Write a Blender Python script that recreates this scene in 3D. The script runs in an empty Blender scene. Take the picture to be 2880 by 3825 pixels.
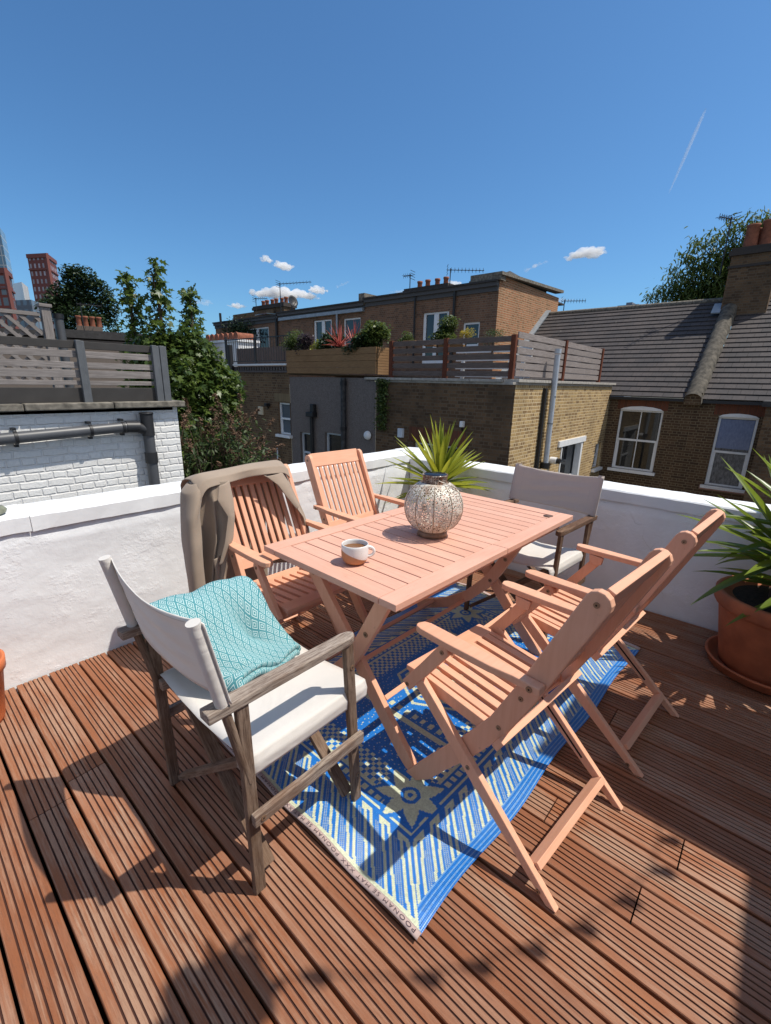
import bpy, bmesh, math, random
from mathutils import Vector, Matrix
random.seed(7)
R = math.radians
S = bpy.context.scene
COL = S.collection
V = Vector

# ------------------------------------------------------------------ mesh builder
class MB:
    def __init__(self):
        self.v = []; self.f = []; self.mi = []; self.gr = []; self.uv = []; self.has_uv = False
        self.sm = []; self.pid = []
    def add(self, vs, fs, gr=None, uv=None, m=0, smooth=False):
        b = len(self.v)
        self.v += [tuple(p) for p in vs]
        self.gr += [tuple(g) for g in gr] if gr else [tuple(p) for p in vs]
        k_ = random.random(); self.pid += [k_]*len(vs)
        for i, f in enumerate(fs):
            self.f.append([b + k for k in f]); self.mi.append(m); self.sm.append(smooth)
            if uv: self.uv.append(uv[i]); self.has_uv = True
            else: self.uv.append([(0, 0)] * len(f))
        return self
    def box(self, c, s, M=None, m=0):
        c = V(c); hx, hy, hz = s[0]/2, s[1]/2, s[2]/2
        ax = max(range(3), key=lambda k: s[k]); o = [(ax + k) % 3 for k in range(3)]
        off = (random.random()*20, random.random()*20, random.random()*20)
        vs = []; g = []
        for x in (-hx, hx):
            for y in (-hy, hy):
                for z in (-hz, hz):
                    p = V((x, y, z)); q = (M @ p) if M else p
                    vs.append(c + q); g.append([p[o[k]] + off[k] for k in range(3)])
        return self.add(vs, [(0,1,3,2),(4,6,7,5),(0,4,5,1),(2,3,7,6),(0,2,6,4),(1,5,7,3)], g, m=m)
    def bar(self, p0, p1, w, t, up=(0,0,1), m=0):
        p0 = V(p0); p1 = V(p1); d = p1 - p0; L = d.length; d.normalize()
        up = V(up); s = d.cross(up)
        if s.length < 1e-5: s = d.cross(V((1,0,0)))
        s.normalize(); n = s.cross(d)
        return self.box((p0+p1)/2, (L, w, t), Matrix((d, s, n)).transposed(), m)
    def prism(self, poly, O, A, B, N, n0, n1, m=0, smooth=False):
        O, A, B, N = V(O), V(A), V(B), V(N); k = len(poly)
        off = (random.random()*20, random.random()*20, random.random()*20)
        vs = []; g = []
        for n in (n0, n1):
            for a, b in poly:
                vs.append(O + A*a + B*b + N*n); g.append((b+off[0], a+off[1], n+off[2]))
        fs = [tuple(range(k-1, -1, -1)), tuple(range(k, 2*k))] + [(i, (i+1) % k, k+(i+1) % k, k+i) for i in range(k)]
        return self.add(vs, fs, g, m=m)
    def tube(self, pts, r, seg=8, m=0, cap=True, smooth=True):
        pts = [V(p) for p in pts]; n = len(pts)
        rs = r if isinstance(r, (list, tuple)) else [r]*n
        off = random.random()*20; vs = []; g = []; acc = 0; prev = None
        for i, p in enumerate(pts):
            d = (pts[min(i+1, n-1)] - pts[max(i-1, 0)]).normalized()
            if prev is None:
                a = d.cross(V((0,0,1)))
                if a.length < 1e-3: a = d.cross(V((1,0,0)))
            else: a = prev - d*prev.dot(d)
            a.normalize(); prev = a; b = d.cross(a)
            if i: acc += (p - pts[i-1]).length
            for k in range(seg):
                t = 2*math.pi*k/seg
                vs.append(p + (a*math.cos(t) + b*math.sin(t))*rs[i]); g.append((acc+off, rs[i]*math.cos(t), rs[i]*math.sin(t)))
        fs = [(i*seg+k, i*seg+(k+1) % seg, (i+1)*seg+(k+1) % seg, (i+1)*seg+k) for i in range(n-1) for k in range(seg)]
        self.add(vs, fs, g, m=m, smooth=smooth)
        if cap:
            self.add(vs[:seg], [tuple(range(seg-1, -1, -1))], g[:seg], m=m)
            self.add(vs[-seg:], [tuple(range(seg))], g[-seg:], m=m)
        return self
    def lathe(self, prof, c=(0,0,0), seg=40, m=0, smooth=True):
        c = V(c); n = len(prof); vs = []; g = []
        for r, z in prof:
            for k in range(seg):
                t = 2*math.pi*k/seg
                vs.append(c + V((r*math.cos(t), r*math.sin(t), z))); g.append((r*math.cos(t), r*math.sin(t), z))
        fs = [(i*seg+k, i*seg+(k+1) % seg, (i+1)*seg+(k+1) % seg, (i+1)*seg+k) for i in range(n-1) for k in range(seg)]
        return self.add(vs, fs, g, m=m, smooth=smooth)
    def grid(self, fn, nu, nv, m=0, smooth=True, uvs=(1,1)):
        vs = []; g = []
        for j in range(nv+1):
            for i in range(nu+1):
                vs.append(fn(i/nu, j/nv)); g.append((i/nu*uvs[0], j/nv*uvs[1], 0))
        fs = [(j*(nu+1)+i, j*(nu+1)+i+1, (j+1)*(nu+1)+i+1, (j+1)*(nu+1)+i) for j in range(nv) for i in range(nu)]
        uv = [[(g[k][0], g[k][1]) for k in f] for f in fs]
        return self.add(vs, fs, g, uv, m=m, smooth=smooth)
    def build(self, name, mats, parent=None, loc=None, bevel=0, world=False, solid=0, sub=0):
        me = bpy.data.meshes.new(name)
        off = V((0,0,0))
        if loc is not None: off = V(loc)
        elif world and parent: off = root_loc(parent)
        me.from_pydata([tuple(V(p)-off) for p in self.v], [], self.f)
        for mt in (mats if isinstance(mats, (list, tuple)) else [mats]): me.materials.append(mt)
        me.polygons.foreach_set('material_index', self.mi)
        me.polygons.foreach_set('use_smooth', self.sm)
        a = me.attributes.new('gr', 'FLOAT_VECTOR', 'POINT')
        a.data.foreach_set('vector', [x for p in self.gr for x in p])
        if len(self.pid) == len(self.v):
            a = me.attributes.new('pid', 'FLOAT', 'POINT'); a.data.foreach_set('value', self.pid)
        if self.has_uv:
            u = me.uv_layers.new(name='UVMap')
            u.data.foreach_set('uv', [x for f in self.uv for p in f for x in p])
        me.validate(); me.update()
        o = bpy.data.objects.new(name, me); COL.objects.link(o)
        if parent: o.parent = parent
        if loc is not None: o.location = loc
        if solid:
            md = o.modifiers.new('solid', 'SOLIDIFY'); md.thickness = solid; md.offset = 0
        if sub:
            md = o.modifiers.new('sub', 'SUBSURF'); md.levels = sub; md.render_levels = sub
        if bevel:
            md = o.modifiers.new('bev', 'BEVEL'); md.width = bevel; md.segments = 2; md.limit_method = 'ANGLE'; md.angle_limit = R(40)
            md.use_clamp_overlap = True
        return o
def root_loc(o):
    p = V((0,0,0))
    while o: p = p + o.location; o = o.parent
    return p
def tag(o, label=None, cat=None, group=None, kind=None):
    if label: o['label'] = label
    if cat: o['category'] = cat
    if group: o['group'] = group
    if kind: o['kind'] = kind
    return o
def thing(name, label, cat, loc=(0,0,0), rz=0, group=None):
    o = bpy.data.objects.new(name, None); COL.objects.link(o)
    o.location = loc; o.rotation_euler = (0,0,rz); o.empty_display_size = .1
    return tag(o, label, cat, group)
def copy_tree(o, parent=None):
    c = o.copy(); COL.objects.link(c); c.parent = parent
    for ch in list(o.children): copy_tree(ch, c)
    return c

# ------------------------------------------------------------------ materials
class NT:
    def __init__(self, name):
        self.m = bpy.data.materials.new(name); self.m.use_nodes = True
        self.t = self.m.node_tree; self.n = self.t.nodes; self.l = self.t.links
        self.p = self.n['Principled BSDF']; self.out = self.n['Material Output']
    def new(self, ty, **kw):
        n = self.n.new(ty)
        for k, v in kw.items(): setattr(n, k, v)
        return n
    def link(self, a, b): self.l.new(a, b)
    def coord(self, kind='Object', scale=(1,1,1), rot=(0,0,0), loc=(0,0,0)):
        if kind == 'gr':
            a = self.new('ShaderNodeAttribute', attribute_name='gr'); s = a.outputs['Vector']
        else:
            s = self.new('ShaderNodeTexCoord').outputs[kind]
        mp = self.new('ShaderNodeMapping'); mp.inputs['Scale'].default_value = scale
        mp.inputs['Rotation'].default_value = rot; mp.inputs['Location'].default_value = loc
        self.link(s, mp.inputs['Vector']); return mp.outputs[0]
    def noise(self, vec, scale, detail=4, rough=.55):
        n = self.new('ShaderNodeTexNoise'); n.inputs['Scale'].default_value = scale
        n.inputs['Detail'].default_value = detail; n.inputs['Roughness'].default_value = rough
        if vec: self.link(vec, n.inputs['Vector'])
        return n.outputs['Fac']
    def ramp(self, fac, stops):
        r = self.new('ShaderNodeValToRGB'); e = r.color_ramp.elements
        while len(e) < len(stops): e.new(.5)
        for k, (p, c) in enumerate(stops):
            e[k].position = p; e[k].color = (*c, 1) if not isinstance(c, (int, float)) else (c, c, c, 1)
        self.link(fac, r.inputs['Fac']); return r.outputs['Color']
    def mix(self, fac, a, b, blend='MIX'):
        m = self.new('ShaderNodeMix', data_type='RGBA', blend_type=blend)
        for i, x in ((0, fac), (6, a), (7, b)):
            if hasattr(x, 'links'): self.link(x, m.inputs[i])
            elif i == 0: m.inputs[i].default_value = x
            else: m.inputs[i].default_value = (*x, 1)
        return m.outputs[2]
    def math(self, op, a, b=None, c=None):
        m = self.new('ShaderNodeMath', operation=op)
        for i, x in enumerate((a, b, c)):
            if x is None: continue
            if hasattr(x, 'links'): self.link(x, m.inputs[i])
            else: m.inputs[i].default_value = x
        return m.outputs[0]
    def base(self, c):
        if hasattr(c, 'links'): self.link(c, self.p.inputs['Base Color'])
        else: self.p.inputs['Base Color'].default_value = (*c, 1)
        return self
    def rough(self, r):
        if hasattr(r, 'links'): self.link(r, self.p.inputs['Roughness'])
        else: self.p.inputs['Roughness'].default_value = r
        return self
    def bump(self, h, strength=.3, dist=.01):
        b = self.new('ShaderNodeBump'); b.inputs['Strength'].default_value = strength; b.inputs['Distance'].default_value = dist
        self.link(h, b.inputs['Height']); self.link(b.outputs[0], self.p.inputs['Normal']); return self
    def spec(self, s): self.p.inputs['Specular IOR Level'].default_value = s; return self

def simple(name, c, rough=.6, metal=0, var=.12, scale=30, bump=0):
    t = NT(name); v = t.coord('Object')
    n = t.noise(v, scale, 5)
    d = tuple(x*(1-var) for x in c); l = tuple(min(1, x*(1+var)) for x in c)
    t.base(t.ramp(n, [(.3, d), (.7, l)])).rough(rough); t.p.inputs['Metallic'].default_value = metal
    if bump: t.bump(n, bump, .004)
    return t.m
def mat_paint_pink(name, top=False):
    t = NT(name); v = t.coord('gr', (2.2, 26, 26)); o = t.coord('Object')
    g = t.noise(v, 3, 6, .6); big = t.noise(o, 5, 3)
    c = t.mix(t.ramp(big, [(.35, 0.0), (.7, 1.0)]), ((.67, .365, .268) if top else (.74, .372, .222)), ((.73, .425, .322) if top else (.80, .43, .275)))  # tabletop is paler than the frames: grazing sheen put into its colour
    fine = t.noise(t.coord('gr', (4, 60, 60)), 4, 8, .7)
    chips = t.ramp(fine, [(.60 if top else .69, 0.0), (.67 if top else .74, 1.0)])
    patch = t.ramp(t.noise(o, 3.2 if top else 7, 3), [(.46, 0.0), (.60, 1.0)])
    f = t.math('MULTIPLY', chips, patch)
    c = t.mix(t.math('MULTIPLY', f, .75 if top else .5), c, (.22, .12, .085))
    c = t.mix(.26, c, t.ramp(g, [(.3, (.56, .29, .20)), (.7, (.82, .50, .37))]))
    pa = t.new('ShaderNodeAttribute', attribute_name='pid')
    c = t.mix(t.math('MULTIPLY', pa.outputs['Fac'], .30), c, (.56, .285, .19))
    sc_ = t.ramp(t.noise(t.coord('Object', (1, 1, 1)), 38, 5, .7), [(.66, 0.0), (.74, .55)]); c = t.mix(sc_, c, (.40, .21, .15))
    t.base(c).rough(.55).spec(.3); t.bump(t.math('ADD', g, t.math('MULTIPLY', f, -.8)), .12, .004)
    return t.m
def mat_weathered(name, a=(.33, .275, .23), b=(.13, .09, .07), stain=(.16, .085, .05)):
    t = NT(name); v = t.coord('gr', (3, 40, 40)); o = t.coord('Object')
    g = t.noise(v, 4, 8, .7); f2 = t.noise(t.coord('gr', (8, 120, 120)), 3, 6, .7)
    c = t.ramp(g, [(.36, b), (.52, a), (.7, tuple(x*1.35 for x in a))])
    c = t.mix(t.ramp(f2, [(.52, 0.0), (.62, .8)]), c, b)
    c = t.mix(t.ramp(t.noise(o, 6, 3), [(.45, 0.0), (.65, .6)]), c, stain)
    t.base(c).rough(.85).spec(.2); t.bump(t.math('ADD', g, f2), .45, .003)
    return t.m
def mat_deck():
    t = NT('stained_decking'); tc = t.new('ShaderNodeTexCoord').outputs['Object']
    sp = t.new('ShaderNodeSeparateXYZ'); t.link(tc, sp.inputs[0])
    idx = t.math('FLOOR', t.math('DIVIDE', t.math('ADD', sp.outputs['X'], 5-.0917), .1285))
    at = t.new('ShaderNodeAttribute', attribute_name='gr')
    wn = t.new('ShaderNodeTexWhiteNoise', noise_dimensions='2D')
    cmb = t.new('ShaderNodeCombineXYZ'); t.link(idx, cmb.inputs[0])
    gs = t.new('ShaderNodeSeparateXYZ'); t.link(at.outputs['Vector'], gs.inputs[0]); t.link(gs.outputs[2], cmb.inputs[1])
    t.link(cmb.outputs[0], wn.inputs['Vector'])
    sh = t.new('ShaderNodeVectorMath', operation='ADD'); t.link(tc, sh.inputs[0])
    sc = t.new('ShaderNodeVectorMath', operation='SCALE'); t.link(wn.outputs['Color'], sc.inputs[0]); sc.inputs['Scale'].default_value = 9
    t.link(sc.outputs[0], sh.inputs[1])
    def mp(s):
        m = t.new('ShaderNodeMapping'); m.inputs['Scale'].default_value = s; t.link(sh.outputs[0], m.inputs['Vector']); return m.outputs[0]
    grain = t.noise(mp((90, 3.5, 1)), 1.6, 8, .7)
    blotch = t.noise(mp((7, 2.2, 1)), 1.3, 5, .6)
    fine = t.noise(mp((160, 14, 1)), 2, 5, .7)
    red = t.mix(wn.outputs['Value'], (.215, .073, .028), (.305, .109, .043))
    red = t.mix(t.ramp(blotch, [(.35, 0.0), (.65, .55)]), red, (.25, .098, .052))
    grey = t.mix(grain, (.24, .13, .08), (.49, .325, .225))
    # ribs (gr.y = 1) worn grey, flat margins (gr.y = 0) keep their stain
    wear = t.math('MULTIPLY', t.math('ADD', t.math('MULTIPLY', gs.outputs[1], .5), .55), t.ramp(t.math('ADD', t.math('MULTIPLY', grain, .55), t.math('MULTIPLY', blotch, .55)), [(.50, 0.0), (.66, .95)]))
    wear = t.math('MULTIPLY', wear, t.math('ADD', t.math('MULTIPLY', t.math('POWER', wn.outputs['Value'], 1.5), 1.5), .30))
    c = t.mix(t.math('MINIMUM', wear, .85), red, grey)
    c = t.mix(t.ramp(fine, [(.5, 0.0), (.68, .45)]), c, (.12, .055, .033))
    pale = t.ramp(t.noise(mp((1.7, .8, 1)), 1.1, 4), [(.50, 0.0), (.68, .55)])
    c = t.mix(t.math('MULTIPLY', pale, grain), c, (.55, .37, .27))
    # knots
    vo = t.new('ShaderNodeTexVoronoi'); vo.inputs['Scale'].default_value = 1.0; t.link(mp((9, 2.3, 0)), vo.inputs['Vector'])
    kn = t.ramp(vo.outputs['Distance'], [(.03, 1.0), (.13, 0.0)])
    c = t.mix(t.math('MULTIPLY', kn, .55), c, t.mix(fine, (.42, .27, .19), (.14, .075, .05)))
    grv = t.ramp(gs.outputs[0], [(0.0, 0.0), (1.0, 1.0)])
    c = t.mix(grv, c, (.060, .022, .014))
    t.base(c).rough(.62).spec(.35)
    t.bump(t.math('ADD', grain, fine), .35, .003)
    return t.m
def mat_stucco(name, c=(.80, .80, .80), rough_amt=.5):
    t = NT(name); o = t.coord('Object')
    n1 = t.noise(o, 2.4, 8, .62); n2 = t.noise(o, 26, 6, .6); n3 = t.noise(o, 2.3, 8, .72); n4 = t.noise(o, 46, 6, .65)
    v = t.new('ShaderNodeTexVoronoi', feature='DISTANCE_TO_EDGE'); v.inputs['Scale'].default_value = 1.3
    w = t.new('ShaderNodeMapping'); t.link(o, w.inputs['Vector'])
    mx = t.mix(.12, w.outputs[0], (0,0,0)); 
    ns = t.new('ShaderNodeTexNoise'); ns.inputs['Scale'].default_value = 3; ns.inputs['Detail'].default_value = 6; t.link(o, ns.inputs['Vector'])
    t.link(t.mix(.35, o, ns.outputs['Color']), v.inputs['Vector'])
    crack = t.ramp(v.outputs['Distance'], [(0.0, 0.0), (.006, 1.0)])
    flake = t.ramp(n3, [(.50, 0.0), (.64, 1.0)])
    lc = t.mix(t.ramp(n1, [(.35, 0.0), (.68, 1.0)]), tuple(x*.86 for x in c), c)
    lc = t.mix(t.math('MULTIPLY', t.ramp(t.noise(o, 1.3, 3), [(.55, 0.0), (.75, .35)]), 1.0), lc, tuple(x*y for x, y in zip(c, (.78, .80, .84))))
    crm = t.math('MULTIPLY', t.math('SUBTRACT', 1, crack), t.ramp(t.noise(o, 1.7, 2), [(.54, 0.0), (.64, .35)]))
    t.base(t.mix(crm, lc, (.34, .33, .31))).rough(.75).spec(.25)
    h = t.math('ADD', t.math('MULTIPLY', n2, .35), t.math('MULTIPLY', t.math('MULTIPLY', flake, n4), .75))
    h = t.math('ADD', h, t.math('MULTIPLY', n1, .6))
    t.bump(t.math('SUBTRACT', h, t.math('MULTIPLY', crm, .8)), rough_amt, .012)
    return t.m
def mat_brick(name, c1, c2, mortar, dark=(.03, .025, .02), dirt=.5, w=.225, h=.075, msize=.01, bump=.5, top_band=None, bd=.012, ms=.25, wob=.012):
    t = NT(name); uv = t.new('ShaderNodeTexCoord').outputs['UV']
    ns = t.new('ShaderNodeTexNoise'); ns.inputs['Scale'].default_value = 9; t.link(uv, ns.inputs['Vector'])
    wv = t.new('ShaderNodeVectorMath', operation='MULTIPLY_ADD'); t.link(ns.outputs['Color'], wv.inputs[0]); wv.inputs[1].default_value = (wob, wob, 0); t.link(uv, wv.inputs[2])
    b = t.new('ShaderNodeTexBrick'); t.link(wv.outputs[0], b.inputs['Vector'])
    b.inputs['Scale'].default_value = 1; b.inputs['Brick Width'].default_value = w; b.inputs['Row Height'].default_value = h
    b.inputs['Mortar Size'].default_value = msize; b.inputs['Mortar Smooth'].default_value = ms; b.inputs['Bias'].default_value = -.1
    b.inputs['Color1'].default_value = (*c1, 1); b.inputs['Color2'].default_value = (*c2, 1); b.inputs['Mortar'].default_value = (*mortar, 1)
    b.offset_frequency = 2; b.squash = .5; b.squash_frequency = 2
    # per-brick darkening from coarse cells of the same size
    b2 = t.new('ShaderNodeTexBrick'); t.link(wv.outputs[0], b2.inputs['Vector'])
    for k in ('Brick Width', 'Row Height', 'Mortar Size', 'Mortar Smooth'): b2.inputs[k].default_value = b.inputs[k].default_value
    b2.inputs['Scale'].default_value = 1; b2.inputs['Bias'].default_value = -.55; b2.squash = .5; b2.squash_frequency = 2
    b2.inputs['Color1'].default_value = (0,0,0,1); b2.inputs['Color2'].default_value = (1,1,1,1); b2.inputs['Mortar'].default_value = (0,0,0,1)
    n = t.noise(uv, 1.1, 5, .6); n2 = t.noise(uv, 40, 4)
    c = t.mix(t.math('MULTIPLY', b2.outputs['Color'], .75), b.outputs['Color'], dark)
    c = t.mix(t.ramp(n, [(.42, 0.0), (.68, dirt)]), c, dark)
    if top_band:
        s = t.new('ShaderNodeSeparateXYZ'); t.link(uv, s.inputs[0])
        f = t.ramp(t.math('ADD', s.outputs[1], t.math('MULTIPLY', n, .12)), [(top_band[0], 0.0), (top_band[0]+.03, 1.0)])
        c = t.mix(t.math('MULTIPLY', f, .55), c, t.mix(b2.outputs['Color'], top_band[1], tuple(x*.5 for x in top_band[1])))
    c = t.mix(t.ramp(n2, [(.3, .3), (.7, 0.0)]), c, tuple(x*.6 for x in c1))
    t.base(c).rough(.9).spec(.15)
    t.bump(t.math('ADD', t.math('MULTIPLY', b.outputs['Fac'], -1), t.math('MULTIPLY', n2, .4)), bump, bd)
    return t.m
def mat_leaf(name, c1, c2, trans=.35, rough=.45):
    t = NT(name); at = t.new('ShaderNodeAttribute', attribute_name='gr')
    sp = t.new('ShaderNodeSeparateXYZ'); t.link(at.outputs['Vector'], sp.inputs[0])
    c = t.mix(sp.outputs[2], c1, c2)
    t.base(c).rough(rough).spec(.4)
    tr = t.new('ShaderNodeBsdfTranslucent'); t.link(t.mix(.5, c, tuple(min(1, x*2.2) for x in c2)), tr.inputs['Color'])
    mx = t.new('ShaderNodeMixShader'); mx.inputs[0].default_value = trans
    t.link(t.p.outputs[0], mx.inputs[1]); t.link(tr.outputs[0], mx.inputs[2]); t.link(mx.outputs[0], t.out.inputs['Surface'])
    return t.m
def mat_cloth(name, c, rough=.9, trans=0, weave=700, var=.06):
    t = NT(name); o = t.coord('Object')
    n = t.noise(o, 9, 4); f = t.noise(o, weave, 2)
    cc = t.mix(t.ramp(n, [(.3, 0.0), (.7, 1.0)]), tuple(x*(1-var) for x in c), c)
    t.base(cc).rough(rough).spec(.15); t.bump(f, .25, .001)
    try:
        t.p.inputs['Sheen Weight'].default_value = .15
    except Exception: pass
    if trans:
        tr = t.new('ShaderNodeBsdfTranslucent'); t.link(cc, tr.inputs['Color'])
        mx = t.new('ShaderNodeMixShader'); mx.inputs[0].default_value = trans
        t.link(t.p.outputs[0], mx.inputs[1]); t.link(tr.outputs[0], mx.inputs[2]); t.link(mx.outputs[0], t.out.inputs['Surface'])
    return t.m
def mat_planks(name, c1, c2, rough=.8):
    t = NT(name); g = t.noise(t.coord('gr', (2, 30, 30)), 3, 7, .65); o = t.noise(t.coord('Object'), 2, 3)
    c = t.ramp(g, [(.34, c2), (.62, c1)])
    c = t.mix(t.ramp(o, [(.4, 0.0), (.7, .45)]), c, c2)
    pa = t.new('ShaderNodeAttribute', attribute_name='pid'); c = t.mix(t.math('MULTIPLY', pa.outputs['Fac'], .5), c, tuple(x*.6 for x in c1))
    t.base(c).rough(rough).spec(.2); t.bump(g, .3, .003); return t.m
def mat_glass(name, tint=(.012, .014, .016), rough=.03):
    t = NT(name); n = t.noise(t.coord('Object'), .9, 2)
    t.base(t.ramp(n, [(.3, tint), (.7, tuple(x*2.5 for x in tint))])).rough(rough).spec(.6)
    t.bump(n, .05, .02); return t.m

PINK = mat_paint_pink('pink_painted_wood'); PINKTOP = mat_paint_pink('pink_worn_tabletop_sheen', True)
WEATH = mat_weathered('weathered_grey_wood'); WEATH2 = mat_weathered('brown_weathered_wood', (.19, .12, .08), (.07, .042, .03), (.10, .05, .032))
WEATHB = mat_weathered('brown_grey_wood', (.215, .155, .115), (.095, .06, .043), (.13, .075, .045)); DECK = mat_deck(); STUC = mat_stucco('white_stucco', (.875, .895, .92)); COPE = mat_stucco('white_coping_paint', (.84, .86, .88), .12)
SCREW = simple('brass_screw', (.30, .2, .13), .45, .6); DARK = simple('dark_recess', (.015, .01, .008), .9)
def canvas(c=(.80, .765, .72), name='cream_canvas'):
    m = mat_cloth(name, c, .95, .2); t = m.node_tree; b = [n for n in t.nodes if n.type == 'BUMP'][0]
    w = t.nodes.new('ShaderNodeTexNoise'); w.inputs['Scale'].default_value = 3.2; w.inputs['Detail'].default_value = 5; w.inputs['Distortion'].default_value = 1.2
    mp = t.nodes.new('ShaderNodeMapping'); mp.inputs['Scale'].default_value = (1, 1.2, 4.5); tc = t.nodes.new('ShaderNodeTexCoord')
    t.links.new(tc.outputs['Object'], mp.inputs[0]); t.links.new(mp.outputs[0], w.inputs['Vector'])
    b2 = t.nodes.new('ShaderNodeBump'); b2.inputs['Strength'].default_value = .28; b2.inputs['Distance'].default_value = .02
    t.links.new(w.outputs['Fac'], b2.inputs['Height']); t.links.new(b2.outputs[0], b.inputs['Normal']); return m
CANVAS = canvas(); CANVAS2 = canvas((.60, .53, .485), 'dull_beige_canvas')
TERRA = simple('terracotta', (.42, .13, .055), .8, 0, .22, 9, .25); TERRA_DULL = simple('dull_terracotta', (.24, .085, .048), .9, 0, .35, 9, .3)  # second terracotta is duller and darker, for the chimney pots
TERRA2 = simple('orange_plastic_pot', (.55, .15, .05), .5, 0, .1, 9)
SOIL = simple('potting_soil', (.035, .022, .014), 1, 0, .5, 60, .9)
BLACKMETAL = simple('black_metal', (.018, .018, .02), .5, .2); GREYPIPE = simple('grey_plastic_pipe', (.075, .078, .085), .42, 0, .1, 6)
GREYMET = simple('grey_coated_metal', (.42, .46, .52), .4, .1, .12, 5); WHITEP = simple('white_window_paint', (.74, .76, .78), .45, 0, .05, 8)
WHITED = simple('dull_white_paint', (.55, .60, .66), .5, 0, .06, 8)
GLASS = mat_glass('dark_window_glass'); GLASSB = mat_glass('reflective_glass', (.04, .06, .08), .05)
BRK_Y = mat_brick('yellow_stock_brick', (.47, .325, .15), (.27, .165, .08), (.66, .53, .34), dirt=.3, dark=(.045, .034, .026))
BRK_D = mat_brick('shaded_sooty_stock_brick', (.17, .105, .06), (.10, .06, .036), (.15, .115, .08), dirt=.6, top_band=(99, (.3, .2, .1)))  # dark copy of the yellow brick: rear wall's shade in the colour, plus soot
BRK_L = mat_brick('brown_stock_brick', (.20, .125, .07), (.12, .07, .045), (.20, .155, .10), dirt=.35, top_band=(7.05, (.42, .32, .16)))
BRK_H = mat_brick('dark_house_brick', (.12, .075, .045), (.075, .045, .03), (.21, .165, .105), dirt=.3)
BRK_LOFT = mat_brick('red_brown_loft_brick', (.24, .125, .075), (.15, .085, .06), (.24, .19, .14), dirt=.25)
BRK_RED = mat_brick('red_gable_brick', (.40, .175, .09), (.30, .155, .075), (.46, .37, .25), dirt=.15)
BRK_W = mat_brick('white_painted_brick', (.80, .80, .78), (.78, .77, .75), (.77, .76, .74), dark=(.70, .70, .67), dirt=.3, bump=.55, msize=.012, bd=.02, ms=.8, wob=.03)
REDARCH = mat_brick('red_arch_brick', (.22, .065, .035), (.15, .05, .03), (.10, .07, .05), w=.075, h=.4, dirt=.2)
PEBBLE = simple('grey_render', (.155, .132, .122), .95, 0, .35, 45, .8)
CONC = simple('lichen_concrete', (.16, .145, .12), .95, 0, .55, 14, .7)
STONE = simple('pale_coping_stone', (.34, .32, .29), .9, 0, .25, 12, .4)
ROOFT = None
LEAD = simple('lead_flashing', (.30, .34, .38), .55, .3, .15, 6)
TAR = simple('dark_roof_felt', (.04, .038, .038), .85, 0, .3, 8, .3)
FENCE_W = mat_planks('silvered_fence_board', (.20, .155, .135), (.085, .062, .055))
FENCE_S = mat_planks('sunlit_fence_board', (.34, .30, .285), (.19, .16, .15))  # lighter copy of the fence board, sunlight put into the colour
FENCE_R = mat_planks('red_brown_post', (.17, .055, .03), (.09, .03, .018))
FENCE_G = mat_planks('grey_fence_board', (.33, .30, .285), (.16, .14, .13))
FENCE_K = simple('charcoal_painted_board', (.035, .032, .03), .7, 0, .2, 6)
SLATE_POST = simple('slate_grey_post', (.10, .108, .118), .6, 0, .15, 10)
PLANTERW = mat_planks('tan_planter_board', (.33, .20, .10), (.19, .105, .05))
LF_YUC = mat_leaf('yucca_leaf', (.10, .15, .018), (.38, .39, .04), .3, .32)
LF_YUC2 = mat_leaf('shaded_yucca_leaf', (.05, .10, .016), (.20, .26, .03), .3, .34)
LF_SAP = mat_leaf('sapling_leaf', (.035, .072, .02), (.105, .150, .028), .3, .4)
LF_DK = mat_leaf('dark_tree_leaf', (.014, .032, .014), (.035, .062, .022), .2, .5)
LF_SH = mat_leaf('shrub_leaf', (.04, .075, .02), (.10, .13, .03), .3, .45)
LF_BUD = mat_leaf('buddleia_leaf', (.03, .055, .018), (.06, .09, .025), .25, .5)
LF_RUST = mat_leaf('dead_flower_head', (.095, .052, .032), (.165, .10, .062), .15, .8)
LF_RED = mat_leaf('red_cordyline_leaf', (.28, .05, .045), (.55, .13, .10), .35, .4)
LF_OLIVE = mat_leaf('olive_tree_leaf', (.05, .085, .018), (.12, .16, .035), .3, .45)
BARK = simple('bark', (.09, .06, .04), .95, 0, .4, 20, .6)

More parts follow.
